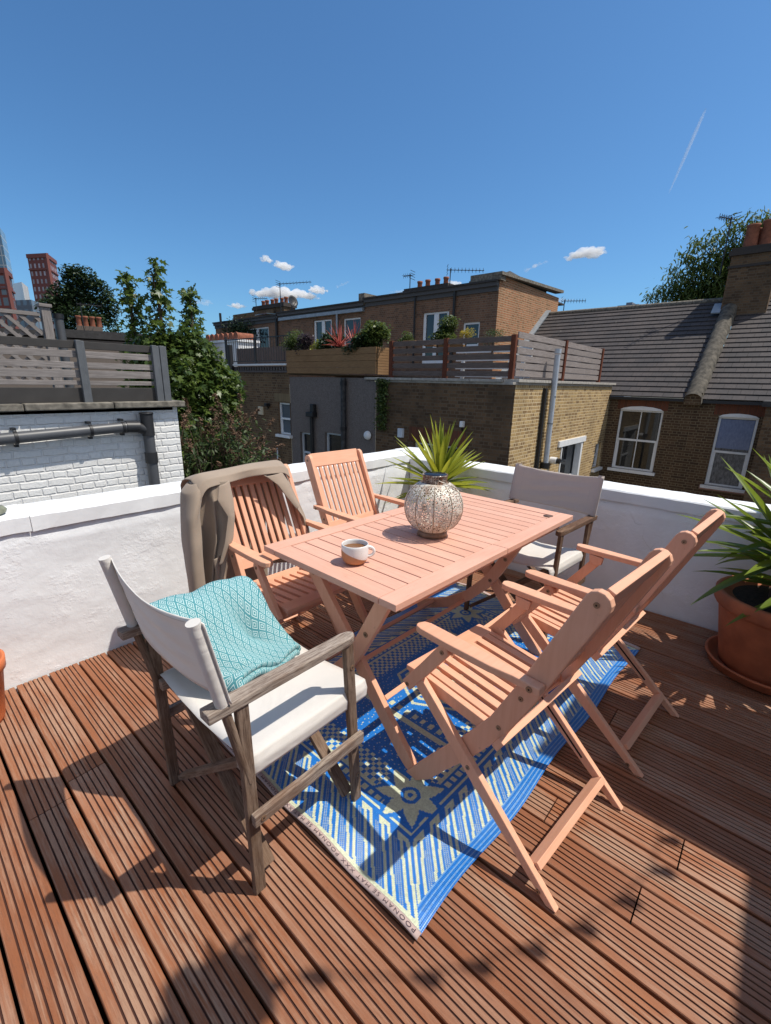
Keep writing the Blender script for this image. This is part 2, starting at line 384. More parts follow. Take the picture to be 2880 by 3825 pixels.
# ------------------------------------------------------------------ setting: deck, ground
PX, X0 = .1285, .0917 - 12*.1285     # board pitch; the first board's left gap
def deck():
    mb = MB(); w = .1285 - .0085; n = 37; groove_d = .0042
    cx = [.0245, .0425, .0605, .0785, .0960]; gw = .0026     # grooves across a board
    prof = [(0, -.028, 0, 0), (0, -.003, 0, 0), (.002, 0, 0, 0)]
    for i, c in enumerate(cx):
        rib0 = 0 if i == 0 else 1; rib1 = 0 if i == len(cx)-1 else 1
        prof += [(c-gw, 0, 0, rib0), (c-gw*.55, -groove_d, 1, rib0), (c+gw*.55, -groove_d, 1, rib1), (c+gw, 0, 0, rib1)]
    prof += [(w-.002, 0, 0, 0), (w, -.003, 0, 0), (w, -.028, 0, 0)]
    k = len(prof)
    rnd = random.Random(3)
    fixed = {13: [1.70], 12: [1.62], 21: [.35], 22: [-.02], 20: [.05], 17: [.95], 24: [-.32]}
    for i in range(n):
        x = X0 + i*PX + .0085
        if x + w > 3.19: break
        cuts = [-2.6] + sorted(fixed.get(i, [rnd.uniform(-2, 2.2)])) + [2.498 + rnd.uniform(-.012, .002)]
        for a, b in zip(cuts[:-1], cuts[1:]):
            dz = rnd.uniform(-.0015, .0012); idn = rnd.random()*50
            ys = [a+.002] + [a + (b-a)*j/6 for j in range(1, 6)] + [b-.002]
            wob = [rnd.uniform(-.0012, .0012) for _ in ys]
            vs = []; g = []
            for y, wo in zip(ys, wob):
                for px, pz, gr, rb in prof: vs.append((x+px+wo, y, pz+dz)); g.append((gr, rb, idn))
            fs = [(j*k+q, j*k+q+1, (j+1)*k+q+1, (j+1)*k+q) for j in range(len(ys)-1) for q in range(k-1)]
            fs += [tuple(range(k-1, -1, -1)), tuple(range((len(ys)-1)*k, len(ys)*k))]
            mb.add(vs, fs, g)
    tag(mb.build('deck', DECK), kind='structure')
    s = MB().box((.8, 0, -.14), (5.6, 5.4, .04)); tag(s.build('roof_slab', DARK), kind='structure')
deck()
g = MB(); g.box((60, 60, -6.1), (1400, 1400, .2))
tag(g.build('ground', simple('garden_ground', (.07, .065, .045), 1, 0, .4, .6)), kind='structure')

# ------------------------------------------------------------------ parapets
def rough_grid(mb, O, U, W, nu, nw, amp, seed, m=0):
    rn = random.Random(seed); O, U, W = V(O), V(U), V(W); N = U.cross(W).normalized()
    off = [[rn.uniform(-amp, amp) for _ in range(nu+1)] for _ in range(nw+1)]
    mb.grid(lambda u, v: O + U*u + W*v + N*(off[round(v*nw)][round(u*nu)] + (-.007 - .004*math.sin(u*61)*math.sin(u*23) if v > .965 else 0) + .004*math.sin(u*17+v*3)*math.sin(v*7+u*5)), nu, nw, m)
def parapet(name, label, axis, face, z_top, a0, a1, depth, over):
    t = thing(name, label, 'parapet', ((a0+a1)/2, face, 0) if axis == 'x' else (face, (a0+a1)/2, 0))
    mb = MB(); zc = z_top - .075
    if axis == 'x':
        rough_grid(mb, (a0, face, -.06), (a1-a0, 0, 0), (0, 0, zc+.06), 150, 30, .0022, 5)
        mb.box(((a0+a1)/2, face+depth/2+.06, -2.9), (a1-a0+.3, depth-.08, 6)); mb.box(((a0+a1)/2, face+depth/2+.01, zc/2), (a1-a0, depth-.05, zc-.01))
    else:
        rough_grid(mb, (face, a1, -.06), (0, a0-a1, 0), (0, 0, zc+.06), 130, 30, .0018, 9)
        mb.box((face+depth/2+.06, (a0+a1)/2, -2.9), (depth-.08, a1-a0+.3, 6)); mb.box((face+depth/2+.01, (a0+a1)/2, zc/2), (depth-.05, a1-a0, zc-.01))
    mb.build('wall', STUC, t, world=True)
    rn = random.Random(11); pos = a0
    while pos < a1 - .05:
        L = min(rn.uniform(.82, .98), a1 - pos)
        cb = MB(); dz = rn.uniform(-.003, .003)
        nseg = 14
        def f(u, v, pos=pos, L=L, dz=dz):
            a = pos + .0012 + (L-.0024)*u
            # section: lower front, upper front, top, back
            P = [(-over, -.075), (-over, -.008), (-over+.008, 0), (depth*.5, .004), (depth-.012, 0), (depth, -.008), (depth, -.08)]
            q = v*6; i = min(5, int(q)); fr = q - i
            d = P[i][0]*(1-fr) + P[i+1][0]*fr; z = z_top + dz + P[i][1]*(1-fr) + P[i+1][1]*fr
            w1 = .0008*math.sin(a*13+i*2.1) + .0010*math.sin(a*41+i) + rn.uniform(-.0006, .0006)
            return V((a, face + d + w1, z + w1)) if axis == 'x' else V((face + d + w1, a, z + w1))
        cb.grid(f, nseg, 6)
        if axis == 'y':
            cb.f = [list(reversed(q)) for q in cb.f]; cb.uv = [list(reversed(q)) for q in cb.uv]
        o = cb.build('coping_stone', COPE, t, world=True)
        for p in o.data.polygons: p.use_smooth = False
        pos += L
    jm = MB()
    if axis == 'x': jm.box(((a0+a1)/2, face+depth/2, z_top-.045), (a1-a0-.02, depth-.03, .06))
    else: jm.box((face+depth/2, (a0+a1)/2, z_top-.045), (depth-.03, a1-a0-.02, .06))
    jm.build('mortar_bed', STUC, t, world=True)
    return t
parapet('parapet_wall', 'white rendered parapet with rough flaking paint, sunlit, behind the jacket chair', 'x', 2.503, .805, -2.2, 3.50, .258, .005)
parapet('parapet_wall', 'white rendered parapet in shade on the right, behind the tall terracotta pot', 'y', 3.196, .765, -2.6, 2.494, .268, .006)

# ------------------------------------------------------------------ woven rug
def rug():
    c00, c10, c11, c01 = V((.705, .458)), V((2.597, .37)), V((2.635, 1.60)), V((.712, 1.665))
    LX, LY = 1.90, 1.215; cell = .0045
    nx, ny = int(LX/cell), int(LY/cell)
    BL, CR, LB = (.011, .165, .56), (.56, .61, .45), (.16, .33, .60)
    rnd = random.Random(5)
    def border(d, a, short):
        # d = metres from the edge, a = metres along it; returns True for cream, False for blue, None for the field
        if not short and d < .05:
            return 'L' if int(d/cell) % 3 == 1 else False
        if short and d < .018: return True
        if d < .185:
            per = .082; q = (d-.05)/.135
            sh = a - d*1.05
            p = (sh/per) % 1.0
            if q > .90 and p < .62: return True
            if q > .82 and p < .62 and not .20 < p < .42: return True
            if p < .17: return True
            if .36 < p < .53: return True
            if .63 < p < .90 and q < .84: return 'D' if (int(d/cell) + int(a/cell)) % 2 else False
            return False
        if d < .198: return False
        if d < .209: return True
        if d < .220: return False
        if d < .242: return (a/.0333) % 1 < .62
        if d < .253: return False
        if d < .266: return True
        if d < .365: return (int(d/.0167) + int(a/.0167)) % 2 == 0
        return None
    def petal(x, y, cx, cy, ang, L, W):
        dx, dy = x-cx, y-cy; u = dx*math.cos(ang)+dy*math.sin(ang); v = -dx*math.sin(ang)+dy*math.cos(ang)
        return 0 < u < L and abs(v) < W*math.sin(math.pi*min(1, u/L)**.8)
    flowers = [(.315, .30), (.315, LY-.30), (LX-.315, .30), (LX-.315, LY-.30)]
    def bloom(x, y):
        for fx, fy in flowers:
            r = math.hypot(x-fx, y-fy)
            if r > .16: continue
            if r < .022: return r > .010
            if r < .036: return False
            for k in range(7):
                if petal(x, y, fx, fy, k*2*math.pi/7+.3, .128, .027): return True
            for k in range(7):
                if petal(x, y, fx, fy, k*2*math.pi/7+.3, .146, .045): return False
        return None
    def field(x, y):
        for i, (fx, fy) in enumerate(flowers):
            r = math.hypot(x-fx, y-fy)
            if r < .022: return r > .010
            if r < .034: return False
            sx = 1 if fx < LX/2 else -1; sy = 1 if fy < LY/2 else -1
            for arm in (0, 1):
                for k in range(9):
                    s = .13 + k*.034
                    bx, by = (fx + sx*s, fy + sy*(.03*math.sin(k*.5) - .02)) if arm == 0 else (fx - sx*.02 + sx*.03*math.sin(k*.5), fy + sy*s*.62)
                    a0 = (0 if sx > 0 else math.pi) if arm == 0 else (math.pi/2 if sy > 0 else -math.pi/2)
                    for sg in (-1, 1):
                        if petal(x, y, bx, by, a0 + sg*.85, .062-.003*k, .013): return True
                if arm == 0 and 0 < (x-fx)*sx - .1 < .32 and abs(y-fy-sy*(.03*math.sin(((x-fx)*sx-.13)/.034*.5)-.02)) < .004: return True
        # central hexagonal medallion with zigzag outlines
        mx, my = abs(x-LX/2), abs(y-LY/2)
        dd = max(mx*.92 + my*.55, my*1.25)
        tooth = .012*(abs(((mx+my)/.03) % 1 - .5)*2)
        if dd < .12: return dd + tooth < .11
        if dd < .14: return False
        if dd < .155: return True
        if dd < .185: return (int((mx-my)/.0167) % 2 == 0)
        if dd < .20: return True
        if dd < .225: return False
        if dd < .24: return True
        if dd < .262 and my < .23: return False
        if mx > .30 and mx < .33 and my < .26: return int(y/.0222) % 2 == 0
        if abs(mx-.36) < .012 and my < .26: return True
        i, j = int(x/cell), int(y/cell)
        return (i % 7 == 0 and (j + (3 if (i//7) % 2 else 0)) % 6 == 0) or ((x*31) % 1 < .16 and (y*31) % 1 < .16)
    cols = []; 
    for j in range(ny):
        y = (j+.5)*cell
        for i in range(nx):
            x = (i+.5)*cell
            dS, dL = min(x, LX-x), min(y, LY-y)
            r = bloom(x, y) if min(dS, dL) > .20 else None
            if r is not None: pass
            elif dS < dL: r = border(dS, y, True)
            else: r = border(dL, x, False)
            if r is None: r = field(x, y)
            c = LB if r == 'L' else (tuple(.5*(p+q) for p, q in zip(BL, CR)) if r == 'D' else (CR if r else BL))
            k = rnd.uniform(.86, 1.12)
            cols.append((c[0]*k, c[1]*k, c[2]*k, 1))
    def P(u, v):
        p = c00*(1-u)*(1-v) + c10*u*(1-v) + c11*u*v + c01*(1-u)*v
        e = min(u*LX, (1-u)*LX, v*LY, (1-v)*LY)
        wob = math.exp(-e/.10)
        z = .0045 + .004*(math.sin(u*9+v*4)+1)*.5 + wob*.007*(1+math.sin(u*19+v*23)) 
        s = .006*math.sin(u*17)*math.exp(-min(v, 1-v)*LY/.15)
        return V((p.x, p.y + s, z))
    mb = MB(); mb.grid(P, nx, ny, 0, True, (LX, LY))
    t = NT('blue_cream_woven_plastic')
    a = t.new('ShaderNodeAttribute', attribute_name='weave')
    t.base(a.outputs['Color']).rough(.34).spec(.5)
    wv = t.new('ShaderNodeTexWave', wave_type='BANDS', bands_direction='X'); wv.inputs['Scale'].default_value = 60
    t.link(t.coord('gr', (1, 1, 1)), wv.inputs['Vector'])
    wv2 = t.new('ShaderNodeTexWave', wave_type='BANDS', bands_direction='Y'); wv2.inputs['Scale'].default_value = 60
    t.link(t.coord('gr', (1, 1, 1)), wv2.inputs['Vector'])
    t.bump(t.math('MAXIMUM', wv.outputs['Fac'], wv2.outputs['Fac']), .5, .0015)
    root = thing('outdoor_rug', 'blue and cream patterned woven outdoor rug lying under the pink table', 'rug', (1.65, 1.0, 0))
    o = mb.build('woven_panel', t.m, root, world=True)
    at = o.data.attributes.new('weave', 'FLOAT_COLOR', 'FACE')
    at.data.foreach_set('color', [x for c in cols for x in c])
    # pale edge binding with lettering along the short side
    bd = MB()
    bd.grid(lambda u, v: P(0, u) + V((-.017 + .021*v, 0, .0025 + .004*math.sin(v*math.pi))), 60, 4)
    bo = bd.build('edge_binding', mat_cloth('pale_pink_binding', (.47, .36, .335)), root, world=True, solid=.002)
    bd = MB(); bd.grid(lambda u, v: P(1, u) + V((-.006 + .03*v, 0, .002 + .004*math.sin(v*math.pi))), 60, 4)
    bd.build('edge_binding', bpy.data.materials['pale_pink_binding'], root, world=True, solid=.002)
    ink = simple('dark_binding_print', (.045, .025, .04), .9)
    txt = 'POONAM SE MAT '
    seq = (txt + 'XXX ')*4
    cu = bpy.data.curves.new('binding_lettering', 'FONT'); cu.body = seq.strip(); cu.size = .0145; cu.space_character = 1.28
    cu.align_y = 'CENTER'
    tmp = bpy.data.objects.new('tmp', cu); COL.objects.link(tmp)
    dg = bpy.context.evaluated_depsgraph_get(); me = bpy.data.meshes.new_from_object(tmp.evaluated_get(dg))
    COL.objects.unlink(tmp); bpy.data.objects.remove(tmp)
    Lt = max(v.co.x for v in me.vertices) or 1
    k = 1.19/Lt
    for v in me.vertices:
        u = max(0, min(1, (v.co.x*k + .012)/LY)); p = P(0, u)
        v.co = V((p.x - .0065 - v.co.y, p.y, p.z + .0082)) - root.location
    me.materials.append(ink)
    lo = bpy.data.objects.new('binding_lettering', me); COL.objects.link(lo); lo.parent = root
rug()

# ------------------------------------------------------------------ pink folding table
def ribbon(pts, w, round_end=True, square_start=False, n=6):
    """outline of a bent board: centre line pts [(a,b)], width w"""
    L = []; Rr = []; k = len(pts)
    for i, p in enumerate(pts):
        q0 = pts[max(i-1, 0)]; q1 = pts[min(i+1, k-1)]
        dx, dy = q1[0]-q0[0], q1[1]-q0[1]; m = math.hypot(dx, dy); nx, ny = -dy/m, dx/m
        L.append((p[0]+nx*w/2, p[1]+ny*w/2)); Rr.append((p[0]-nx*w/2, p[1]-ny*w/2))
    cap = []
    if round_end:
        q0, q1 = pts[-2], pts[-1]; a = math.atan2(q1[1]-q0[1], q1[0]-q0[0])
        for i in range(1, n): 
            t = a - math.pi/2 + math.pi*i/n; cap.append((q1[0]+math.cos(t)*w/2, q1[1]+math.sin(t)*w/2))
    return Rr + cap + L[::-1]
def clip0(poly, z=0.0):
    return [(a, max(b, z)) for a, b in poly]
def disc(mb, c, axis, r, th, seg=12, m=0):
    c = V(c); a = V(axis); mb.tube([c, c + a*th], r, seg, m=m, smooth=False)
def screw(parent, pts, axis, r=.0075):
    for p in pts:
        s = MB(); disc(s, p, axis, r, .0025); disc(s, V(p)+V(axis)*.0025, axis, r*.33, .0006, 6, 1)
        s.build('screw', [SCREW, DARK], parent)
def table():
    # local frame: x along the table, y across, origin at the middle of the footprint
    L, W, T, Z = 1.50, .775, .026, .72
    root = thing('folding_table', 'pink painted slatted folding table carrying the lantern and the mug', 'table', (1.786, 1.205, 0), R(-1.6))
    rail = .078
    for side in (-1, 1):
        x0, x1 = (-L/2, -.0015) if side < 0 else (.0015, L/2)
        mb = MB()
        for sy in (-1, 1):
            mb.box(((x0+x1)/2, sy*(W/2-rail/2), Z-T/2), (x1-x0, rail, T))
        n = 9; ew = .083; gap = .0055
        xs = x0 if side < 0 else x0 + 0
        span = (x1-x0); sw = (span - ew - n*gap)/n
        yy = W - 2*rail - .009
        e0 = x0 if side < 0 else x1-ew
        mb.box((e0+ew/2, 0, Z-T/2-.0005), (ew, yy+.004, T))
        for i in range(n):
            a = x0 + ew + gap + i*(sw+gap) if side < 0 else x0 + gap*.2 + i*(sw+gap)
            mb.box((a+sw/2, 0, Z-T/2-.001), (sw, yy, T-.003))
        for sy in (-.22, .22):
            mb.box(((x0+x1)/2, sy, Z-T-.011), (x1-x0-.06, .045, .018))
        mb.build('tabletop_leaf', PINKTOP, root, bevel=.002)
    st = MB(); st.lathe([(0, .001), (.026, .0012), (.026, 0)], (L/2-.115, -W/2+.095, Z-.0006), 14); st.build('bare_wood_spot', simple('dark_stain', (.12, .07, .055), .8), root)
    for sy in (-1, 1):
        ap = MB(); y = sy*(W/2-.05)
        for xa, xb in ((-.70, -.02), (.02, .70)):
            poly = [(xa, Z-T-.001), (xb, Z-T-.001), (xb, Z-T-.02), (xb-.03, Z-T-.042), (xa+.03, Z-T-.042), (xa, Z-T-.02)]
            ap.prism(poly, (0, y, 0), (1,0,0), (0,0,1), (0,1,0), -.011, .011)
        ap.build('apron', PINK, root, bevel=.003)
    P_ = [(.175, .683), (.06, .55), (-.06, .42), (-.14, .325), (-.255, .19), (-.375, .06), (-.425, .0)]
    Q_ = [(-.29, .683), (-.22, .55), (-.155, .43), (-.085, .325), (.02, .215), (.16, .12), (.33, .05), (.36, .025)]
    for xe, dx in ((-.66, .028), (.40, .028)):
        for pts, xo, nm in ((P_, 0, 'leg'), (Q_, -dx, 'leg')):
            mb = MB(); poly = clip0(ribbon(pts, .062, True))
            mb.prism(poly, (xe+xo, 0, 0), (0,1,0), (0,0,1), (1,0,0), -.0125, .0125)
            mb.build(nm, PINK, root, bevel=.003)
        screw(root, [(xe-dx-.0125, -.12, .36), (xe-dx-.0125, -.20, .51)], (-1,0,0), .011)
        screw(root, [(xe-.0125, .14, .645)], (-1,0,0), .009)
    for y, z, x0, x1 in ((-.245, .215, -.647, .388), (.05, .165, -.675, .36), (.27, .085, -.675, .36)):
        mb = MB(); mb.bar((x0, y, z), (x1, y, z), .05, .02, (0, .75, .65)); mb.build('stretcher', PINK, root, bevel=.002)
    return root
table()

# ------------------------------------------------------------------ pink folding armchairs (local: faces +y)
def chair_proto(label):
    root = thing('folding_armchair', label, 'chair', group='pink slatted folding armchairs round the table')
    XO = .235
    stile = [(.565, -.03), (.50, .075), (.42, .185), (.338, .288), (.228, .452), (.148, .618), (.075, .785), (.008, .938)]
    for s in (-1, 1):
        mb = MB(); leg = [(-.012, -.012), (.26, .228), (.525, .452)]
        mb.prism(clip0(ribbon(leg, .046, True)), (s*XO, 0, 0), (0,1,0), (0,0,1), (1,0,0), -.011, .011)
        lg = mb.build('leg', PINK, root, bevel=.003)
        sl = MB(); sl.bar((s*(XO-.0115), .13, .118), (s*(XO-.0115), .345, .305), .002, .007, (0, -.66, .75)); sl.build('slot', DARK, lg)
        mb = MB(); mb.prism(clip0(ribbon(stile, .064, True)), (s*(XO-.026), 0, 0), (0,1,0), (0,0,1), (1,0,0), -.0125, .0125)
        mb.build('back_frame', PINK, root, bevel=.004)
        # armrest: wide rounded front, narrow rear outside the stile
        yo = [(.537, .004), (.528, .018), (.505, .024), (.40, .026), (.25, .022), (.18, .012), (.10, .010)]
        yi = [(.10, -.022), (.20, -.022), (.28, -.026), (.42, -.030), (.505, -.030), (.528, -.022)]
        poly = [(y, s*o) for y, o in yo] + [(y, s*o) for y, o in yi]
        if s < 0: poly = poly[::-1]
        mb = MB(); mb.prism(poly, (s*.245, 0, 0), (0,1,0), (1,0,0), (0,0,1), .646, .670)
        mb.build('armrest', PINK, root, bevel=.004)
        mb = MB(); mb.prism(ribbon([(.578, .408), (.50, .512), (.425, .618)], .042, True), (s*(XO+.004), 0, 0), (0,1,0), (0,0,1), (1,0,0), -.011, .011)
        lk = mb.build('arm_support', PINK, root, bevel=.003)
        bk = MB(); bk.prism([(.395, .640), (.46, .646), (.455, .612), (.43, .594), (.40, .606)], (s*(XO-.012), 0, 0), (0,1,0), (0,0,1), (1,0,0), -.008, .008)
        bk.build('bracket', PINK, lk, bevel=.002)
        xo = s*(XO-.026+.0125*1.0)
        screw(root, [(xo, .009, .935), (xo, .165, .585), (xo, .223, .45)], (s,0,0))
        screw(root, [(s*(XO+.015), .57, .418), (s*(XO+.015), .428, .612), (s*(XO+.011), .30, .262), (s*(XO+.011), .03, .028)], (s,0,0))
        screw(root, [(s*.256, .128, .655)], (s,0,0), .009)
    # backrest between the stiles, in the leaning plane
    mb = MB(); xi = XO-.026-.0125
    d = V((0, -.427, .904))                                   # up the back
    n = V((0, .904, .427))                                    # towards the sitter
    top = V((0, .008, .930)); bot = V((0, .190, .540))
    mb.bar(top - V((xi, 0, 0)), top + V((xi, 0, 0)), .088, .022, n)
    mb.bar(bot - V((xi, 0, 0)), bot + V((xi, 0, 0)), .056, .022, n)
    a = bot + d*.02; b = top - d*.035
    for k in range(10):
        x = -xi + (k+.5)*2*xi/10
        mb.bar(a + V((x,0,0)), b + V((x,0,0)), .024, .013, n)
    mb.build('backrest', PINK, root, bevel=.0025)
    # seat
    sz0, sz1 = .420, .452; y0, y1 = .232, .545
    mb = MB()
    mb.box((0, .575, .449), (.43, .070, .020))
    for k in range(8):
        x = -.1665 + k*.333/7
        mb.bar((x, y0, sz0), (x, y1-.002, sz1-.003), .0305, .017)
    for s in (-1, 1):
        mb.prism([(.235, .427), (.54, .457), (.60, .452), (.60, .425), (.55, .405), (.42, .402), (.30, .392), (.235, .395)], (s*.199, 0, 0), (0,1,0), (0,0,1), (1,0,0), -.0115, .0115)
    mb.bar((-.19, .262, .408), (.19, .262, .408), .045, .02); mb.bar((-.205, .50, .427), (.205, .50, .427), .04, .018)
    mb.build('seat', PINK, root, bevel=.0025)
    mb = MB(); mb.bar((-XO+.011, .062, .070), (XO-.011, .062, .070), .045, .022, (0, .67, .74)); mb.build('stretcher', PINK, root, bevel=.002)
    mb = MB(); mb.bar((-.25, .204, .418), (.25, .204, .418), .042, .022, (0, .87, .48)); mb.build('rear_rail', PINK, root, bevel=.002)
    mb = MB(); mb.bar((-xi, .355, .285), (xi, .355, .285), .05, .020, (0, .8, .6)); mb.build('stretcher', PINK, root, bevel=.002)
    return root
LABEL_A = 'pink folding armchair nearest the camera, seen from behind at the right front of the table'
ch = chair_proto(LABEL_A)
ch.location = (1.250, .213, 0); ch.rotation_euler = (0, 0, R(-6))
for loc, rz, lab in (((1.917, .147, 0), R(-5), 'pink folding armchair seen from behind, between the nearest chair and the tall terracotta pot'),
                     ((1.285, 2.062, 0), R(178), 'pink folding armchair with the taupe jacket hung over its back'),
                     ((2.005, 2.205, 0), R(177), 'pink folding armchair facing the camera with an empty bare back, beside the corner yucca')):
    c = copy_tree(ch); c.location = loc; c.rotation_euler = (0, 0, rz); c['label'] = lab

# ------------------------------------------------------------------ director's chairs (local: faces +y)
def director(label, wood, wood2, CANVAS, seatc):
    root = thing('director_chair', label, 'chair', group='canvas director chairs at the table ends')
    hx = .268
    for s in (-1, 1):
        for y, nm in ((-.20, 'leg'), (.195, 'leg')):
            mb = MB(); mb.bar((s*hx, y, 0), (s*hx, y + (-.04 if y > 0 else -.012), .643), .020, .034, (0,1,0)); mb.build(nm, wood2, root, bevel=.003)
        poly = [(-.303, -.0225), (.150, -.0225), (.176, -.016), (.186, 0), (.176, .016), (.150, .0225), (-.303, .0225)]
        mb = MB(); mb.prism(poly, (s*(hx-.007), 0, 0), (0,1,0), (1,0,0), (0,0,1), .644, .671)
        # grain along the arm
        mb.gr = [(g[1], g[0], g[2]) for g in mb.gr]
        mb.build('armrest', wood, root, bevel=.004)
        mb = MB(); mb.tube([(s*hx, -.205, .40), (s*hx, -.253, .642), (s*hx, -.306, .905)], .0125, 12); mb.build('back_post', wood2, root)
        mb = MB(); mb.bar((s*(hx+.021), -.215, .285), (s*(hx+.021), .200, .285), .020, .038); mb.build('side_rail', wood, root, bevel=.003)
        mb = MB(); mb.bar((s*(hx-.03), -.215, .438), (s*(hx-.03), .235, .442), .026, .036); mb.build('seat_rail', wood, root, bevel=.003)
        screw(root, [(s*(hx+.010), .165, .56), (s*(hx+.010), .192, .12), (s*(hx+.031), -.19, .285)], (s,0,0), .008)
    for y in (-.165, .16):
        for s in (-1, 1):
            mb = MB(); mb.bar((s*(hx-.02), y + s*.011, .03), (-s*(hx-.04), y + s*.011, .425), .020, .040, (0,1,0)); mb.build('cross_brace', wood2, root, bevel=.002)
        screw(root, [(0, y+.022, .228)], (0,1,0), .008)
    # canvas seat, wrapped over the rails
    def seat(u, v):
        P = [(-.268, .405), (-.272, .440), (-.262, .466), (-.235, .466), (0, .447), (.235, .466), (.262, .466), (.272, .440), (.268, .405)]
        q = u*8; i = min(7, int(q)); f = q - i
        x = P[i][0]*(1-f) + P[i+1][0]*f; z = P[i][1]*(1-f) + P[i+1][1]*f
        if abs(x) < .235: z = .466 - .024*(1-(x/.235)**2)
        y = -.205 + .445*v
        return V((x, y, z + .0015*math.sin(x*40+y*9) + .004*(v-.5)))
    mb = MB(); mb.grid(seat, 32, 14); mb.build('canvas_seat', seatc, root, solid=.003)
    def post(z): return -.205 - (z-.40)*.2
    def back(u, v):
        x = -(hx+.02) + 2*(hx+.02)*u; z = .676 + (.222 + .012*abs(2*u-1)**3)*v - .012*(1-abs(2*u-1)**2)*(v - .5)*0
        k = max(0, 1-(x/(hx-.01))**2)
        y = post(z) - .030*k**1.0 + .004*math.sin(z*95 + 2*math.sin(x*7))*k*.8
        z2 = z - .010*k*v
        y += .014
        return V((x, y, z2))
    mb = MB(); mb.grid(back, 40, 18); bo = mb.build('canvas_back', CANVAS, root, solid=.003)
    for s in (-1, 1):
        hem = MB(); hem.tube([(s*hx, post(.672), .672), (s*hx, post(.79), .79), (s*hx, post(.911), .911)], .0165, 14, cap=True)
        hem.build('sleeve', CANVAS, bo)
    sm = MB()
    for s in (-1, 1):
        sm.grid(lambda u, v, s=s: back(.5+s*(.385+.002*u), .04+.92*v) + V((0, -.0024, 0)), 1, 16)
        sm.grid(lambda u, v, s=s: back(.5+s*(.385+.002*u), .04+.92*v) + V((0, .0024, 0)), 1, 16)
    for z in (.05, .95):
        sm.grid(lambda u, v, z=z: back(.13+.74*u, z+.006*v) + V((0, -.0024, 0)), 30, 1)
    sm.build('seam', simple('canvas_seam', (.50, .47, .45), .9), bo)
    return root
d1 = director('weathered grey director chair with white canvas, nearest the camera, holding the teal blanket', WEATH, WEATHB, CANVAS, CANVAS)
d1.location = (.690, 1.146, 0); d1.rotation_euler = (0, 0, R(-90))
d2 = director('dark brown director chair with pale canvas at the far table end, empty seat', WEATH2, WEATH2, CANVAS2, CANVAS)
d2.location = (2.527, 1.048, 0); d2.rotation_euler = (0, 0, R(86))

# ------------------------------------------------------------------ teal blanket on the director's chair
def blanket():
    t = NT('teal_diamond_weave'); uv = t.new('ShaderNodeTexCoord').outputs['UV']
    s = t.new('ShaderNodeSeparateXYZ'); t.link(uv, s.inputs[0])
    fu = t.math('MULTIPLY', t.math('ABSOLUTE', t.math('SUBTRACT', t.math('FRACT', t.math('DIVIDE', s.outputs[0], .0275)), .5)), 2)
    fv = t.math('MULTIPLY', t.math('ABSOLUTE', t.math('SUBTRACT', t.math('FRACT', t.math('DIVIDE', s.outputs[1], .044)), .5)), 2)
    d = t.math('ADD', fu, fv); dd = t.math('MINIMUM', d, t.math('SUBTRACT', 2, d))
    st = t.math('FRACT', t.math('MULTIPLY', dd, 2.5))
    f = t.ramp(st, [(.42, 0.0), (.56, 1.0)])
    thr = t.new('ShaderNodeTexWave', bands_direction='DIAGONAL'); thr.inputs['Scale'].default_value = 330; t.link(uv, thr.inputs['Vector'])
    c = t.mix(f, (.045, .245, .285), (.50, .65, .655)); c = t.mix(t.math('MULTIPLY', thr.outputs['Fac'], .22), c, (.09, .30, .33))
    t.base(c).rough(.95).spec(.1); t.bump(t.math('ADD', thr.outputs['Fac'], f), .35, .002)
    root = thing('throw_blanket', 'folded teal blanket with white diamond pattern on the near director chair', 'blanket', (.66, 1.25, .45))
    prof = [(1.475, .565), (1.468, .625), (1.448, .675), (1.41, .697), (1.365, .685), (1.32, .645), (1.28, .600), (1.24, .562), (1.20, .530), (1.16, .508), (1.125, .498)]
    def cr(t_):
        q = t_*(len(prof)-1); i = min(len(prof)-2, int(q)); f_ = q-i
        return prof[i][0]*(1-f_)+prof[i+1][0]*f_, prof[i][1]*(1-f_)+prof[i+1][1]*f_
    def top(u, v):
        y, z = cr(v)
        x = .462 + .37*u
        x += .045*(v > .55)*((v-.55)/.45)*u + .02*math.sin(v*5)*(u-.5) + (.145*(1-u)*((v-.35)/.65)**1.2 if v > .35 else 0)
        hump = .030*math.exp(-((u-.22)/.2)**2)*math.exp(-((v-.5)/.2)**2)
        dip = -.036*math.exp(-((u-.66)/.13)**2)*math.exp(-((v-.62)/.12)**2)
        f2 = .012*math.exp(-((u-.82)/.08)**2)*math.exp(-((v-.62)/.2)**2)
        edge = -.030*max(0, (u-.93)/.07)**2 - .03*max(0, (.05-u)/.05)**2
        ny = y + .02*u*(v > .6)*(v-.6)/.4 + .012*math.sin(u*7)*(v > .9)
        lift = .006*math.sin(u*9+v*6) + .004*math.sin(u*17-v*11)
        return V((x, ny, z + hump + dip + f2 + edge + lift))
    mb = MB(); mb.grid(top, 40, 46, uvs=(.40, .46))
    o = mb.build('folded_layer', t.m, root, world=True, solid=.022, sub=1); o.modifiers['solid'].offset = -1
    def low(u, v):
        p = top(u*.96+.02, .40+.6*v); q = V(p)
        if v > .5: q.y -= .010*(v-.5)*2
        zf = .470
        return V((q.x - .004, q.y, max(zf, q.z-.030*(1-.4*v))))
    mb = MB(); mb.grid(low, 30, 24, uvs=(.40, .30)); o2 = mb.build('folded_layer', t.m, root, world=True, solid=.020, sub=1); o2.modifiers['solid'].offset = -1
    return root
blanket()

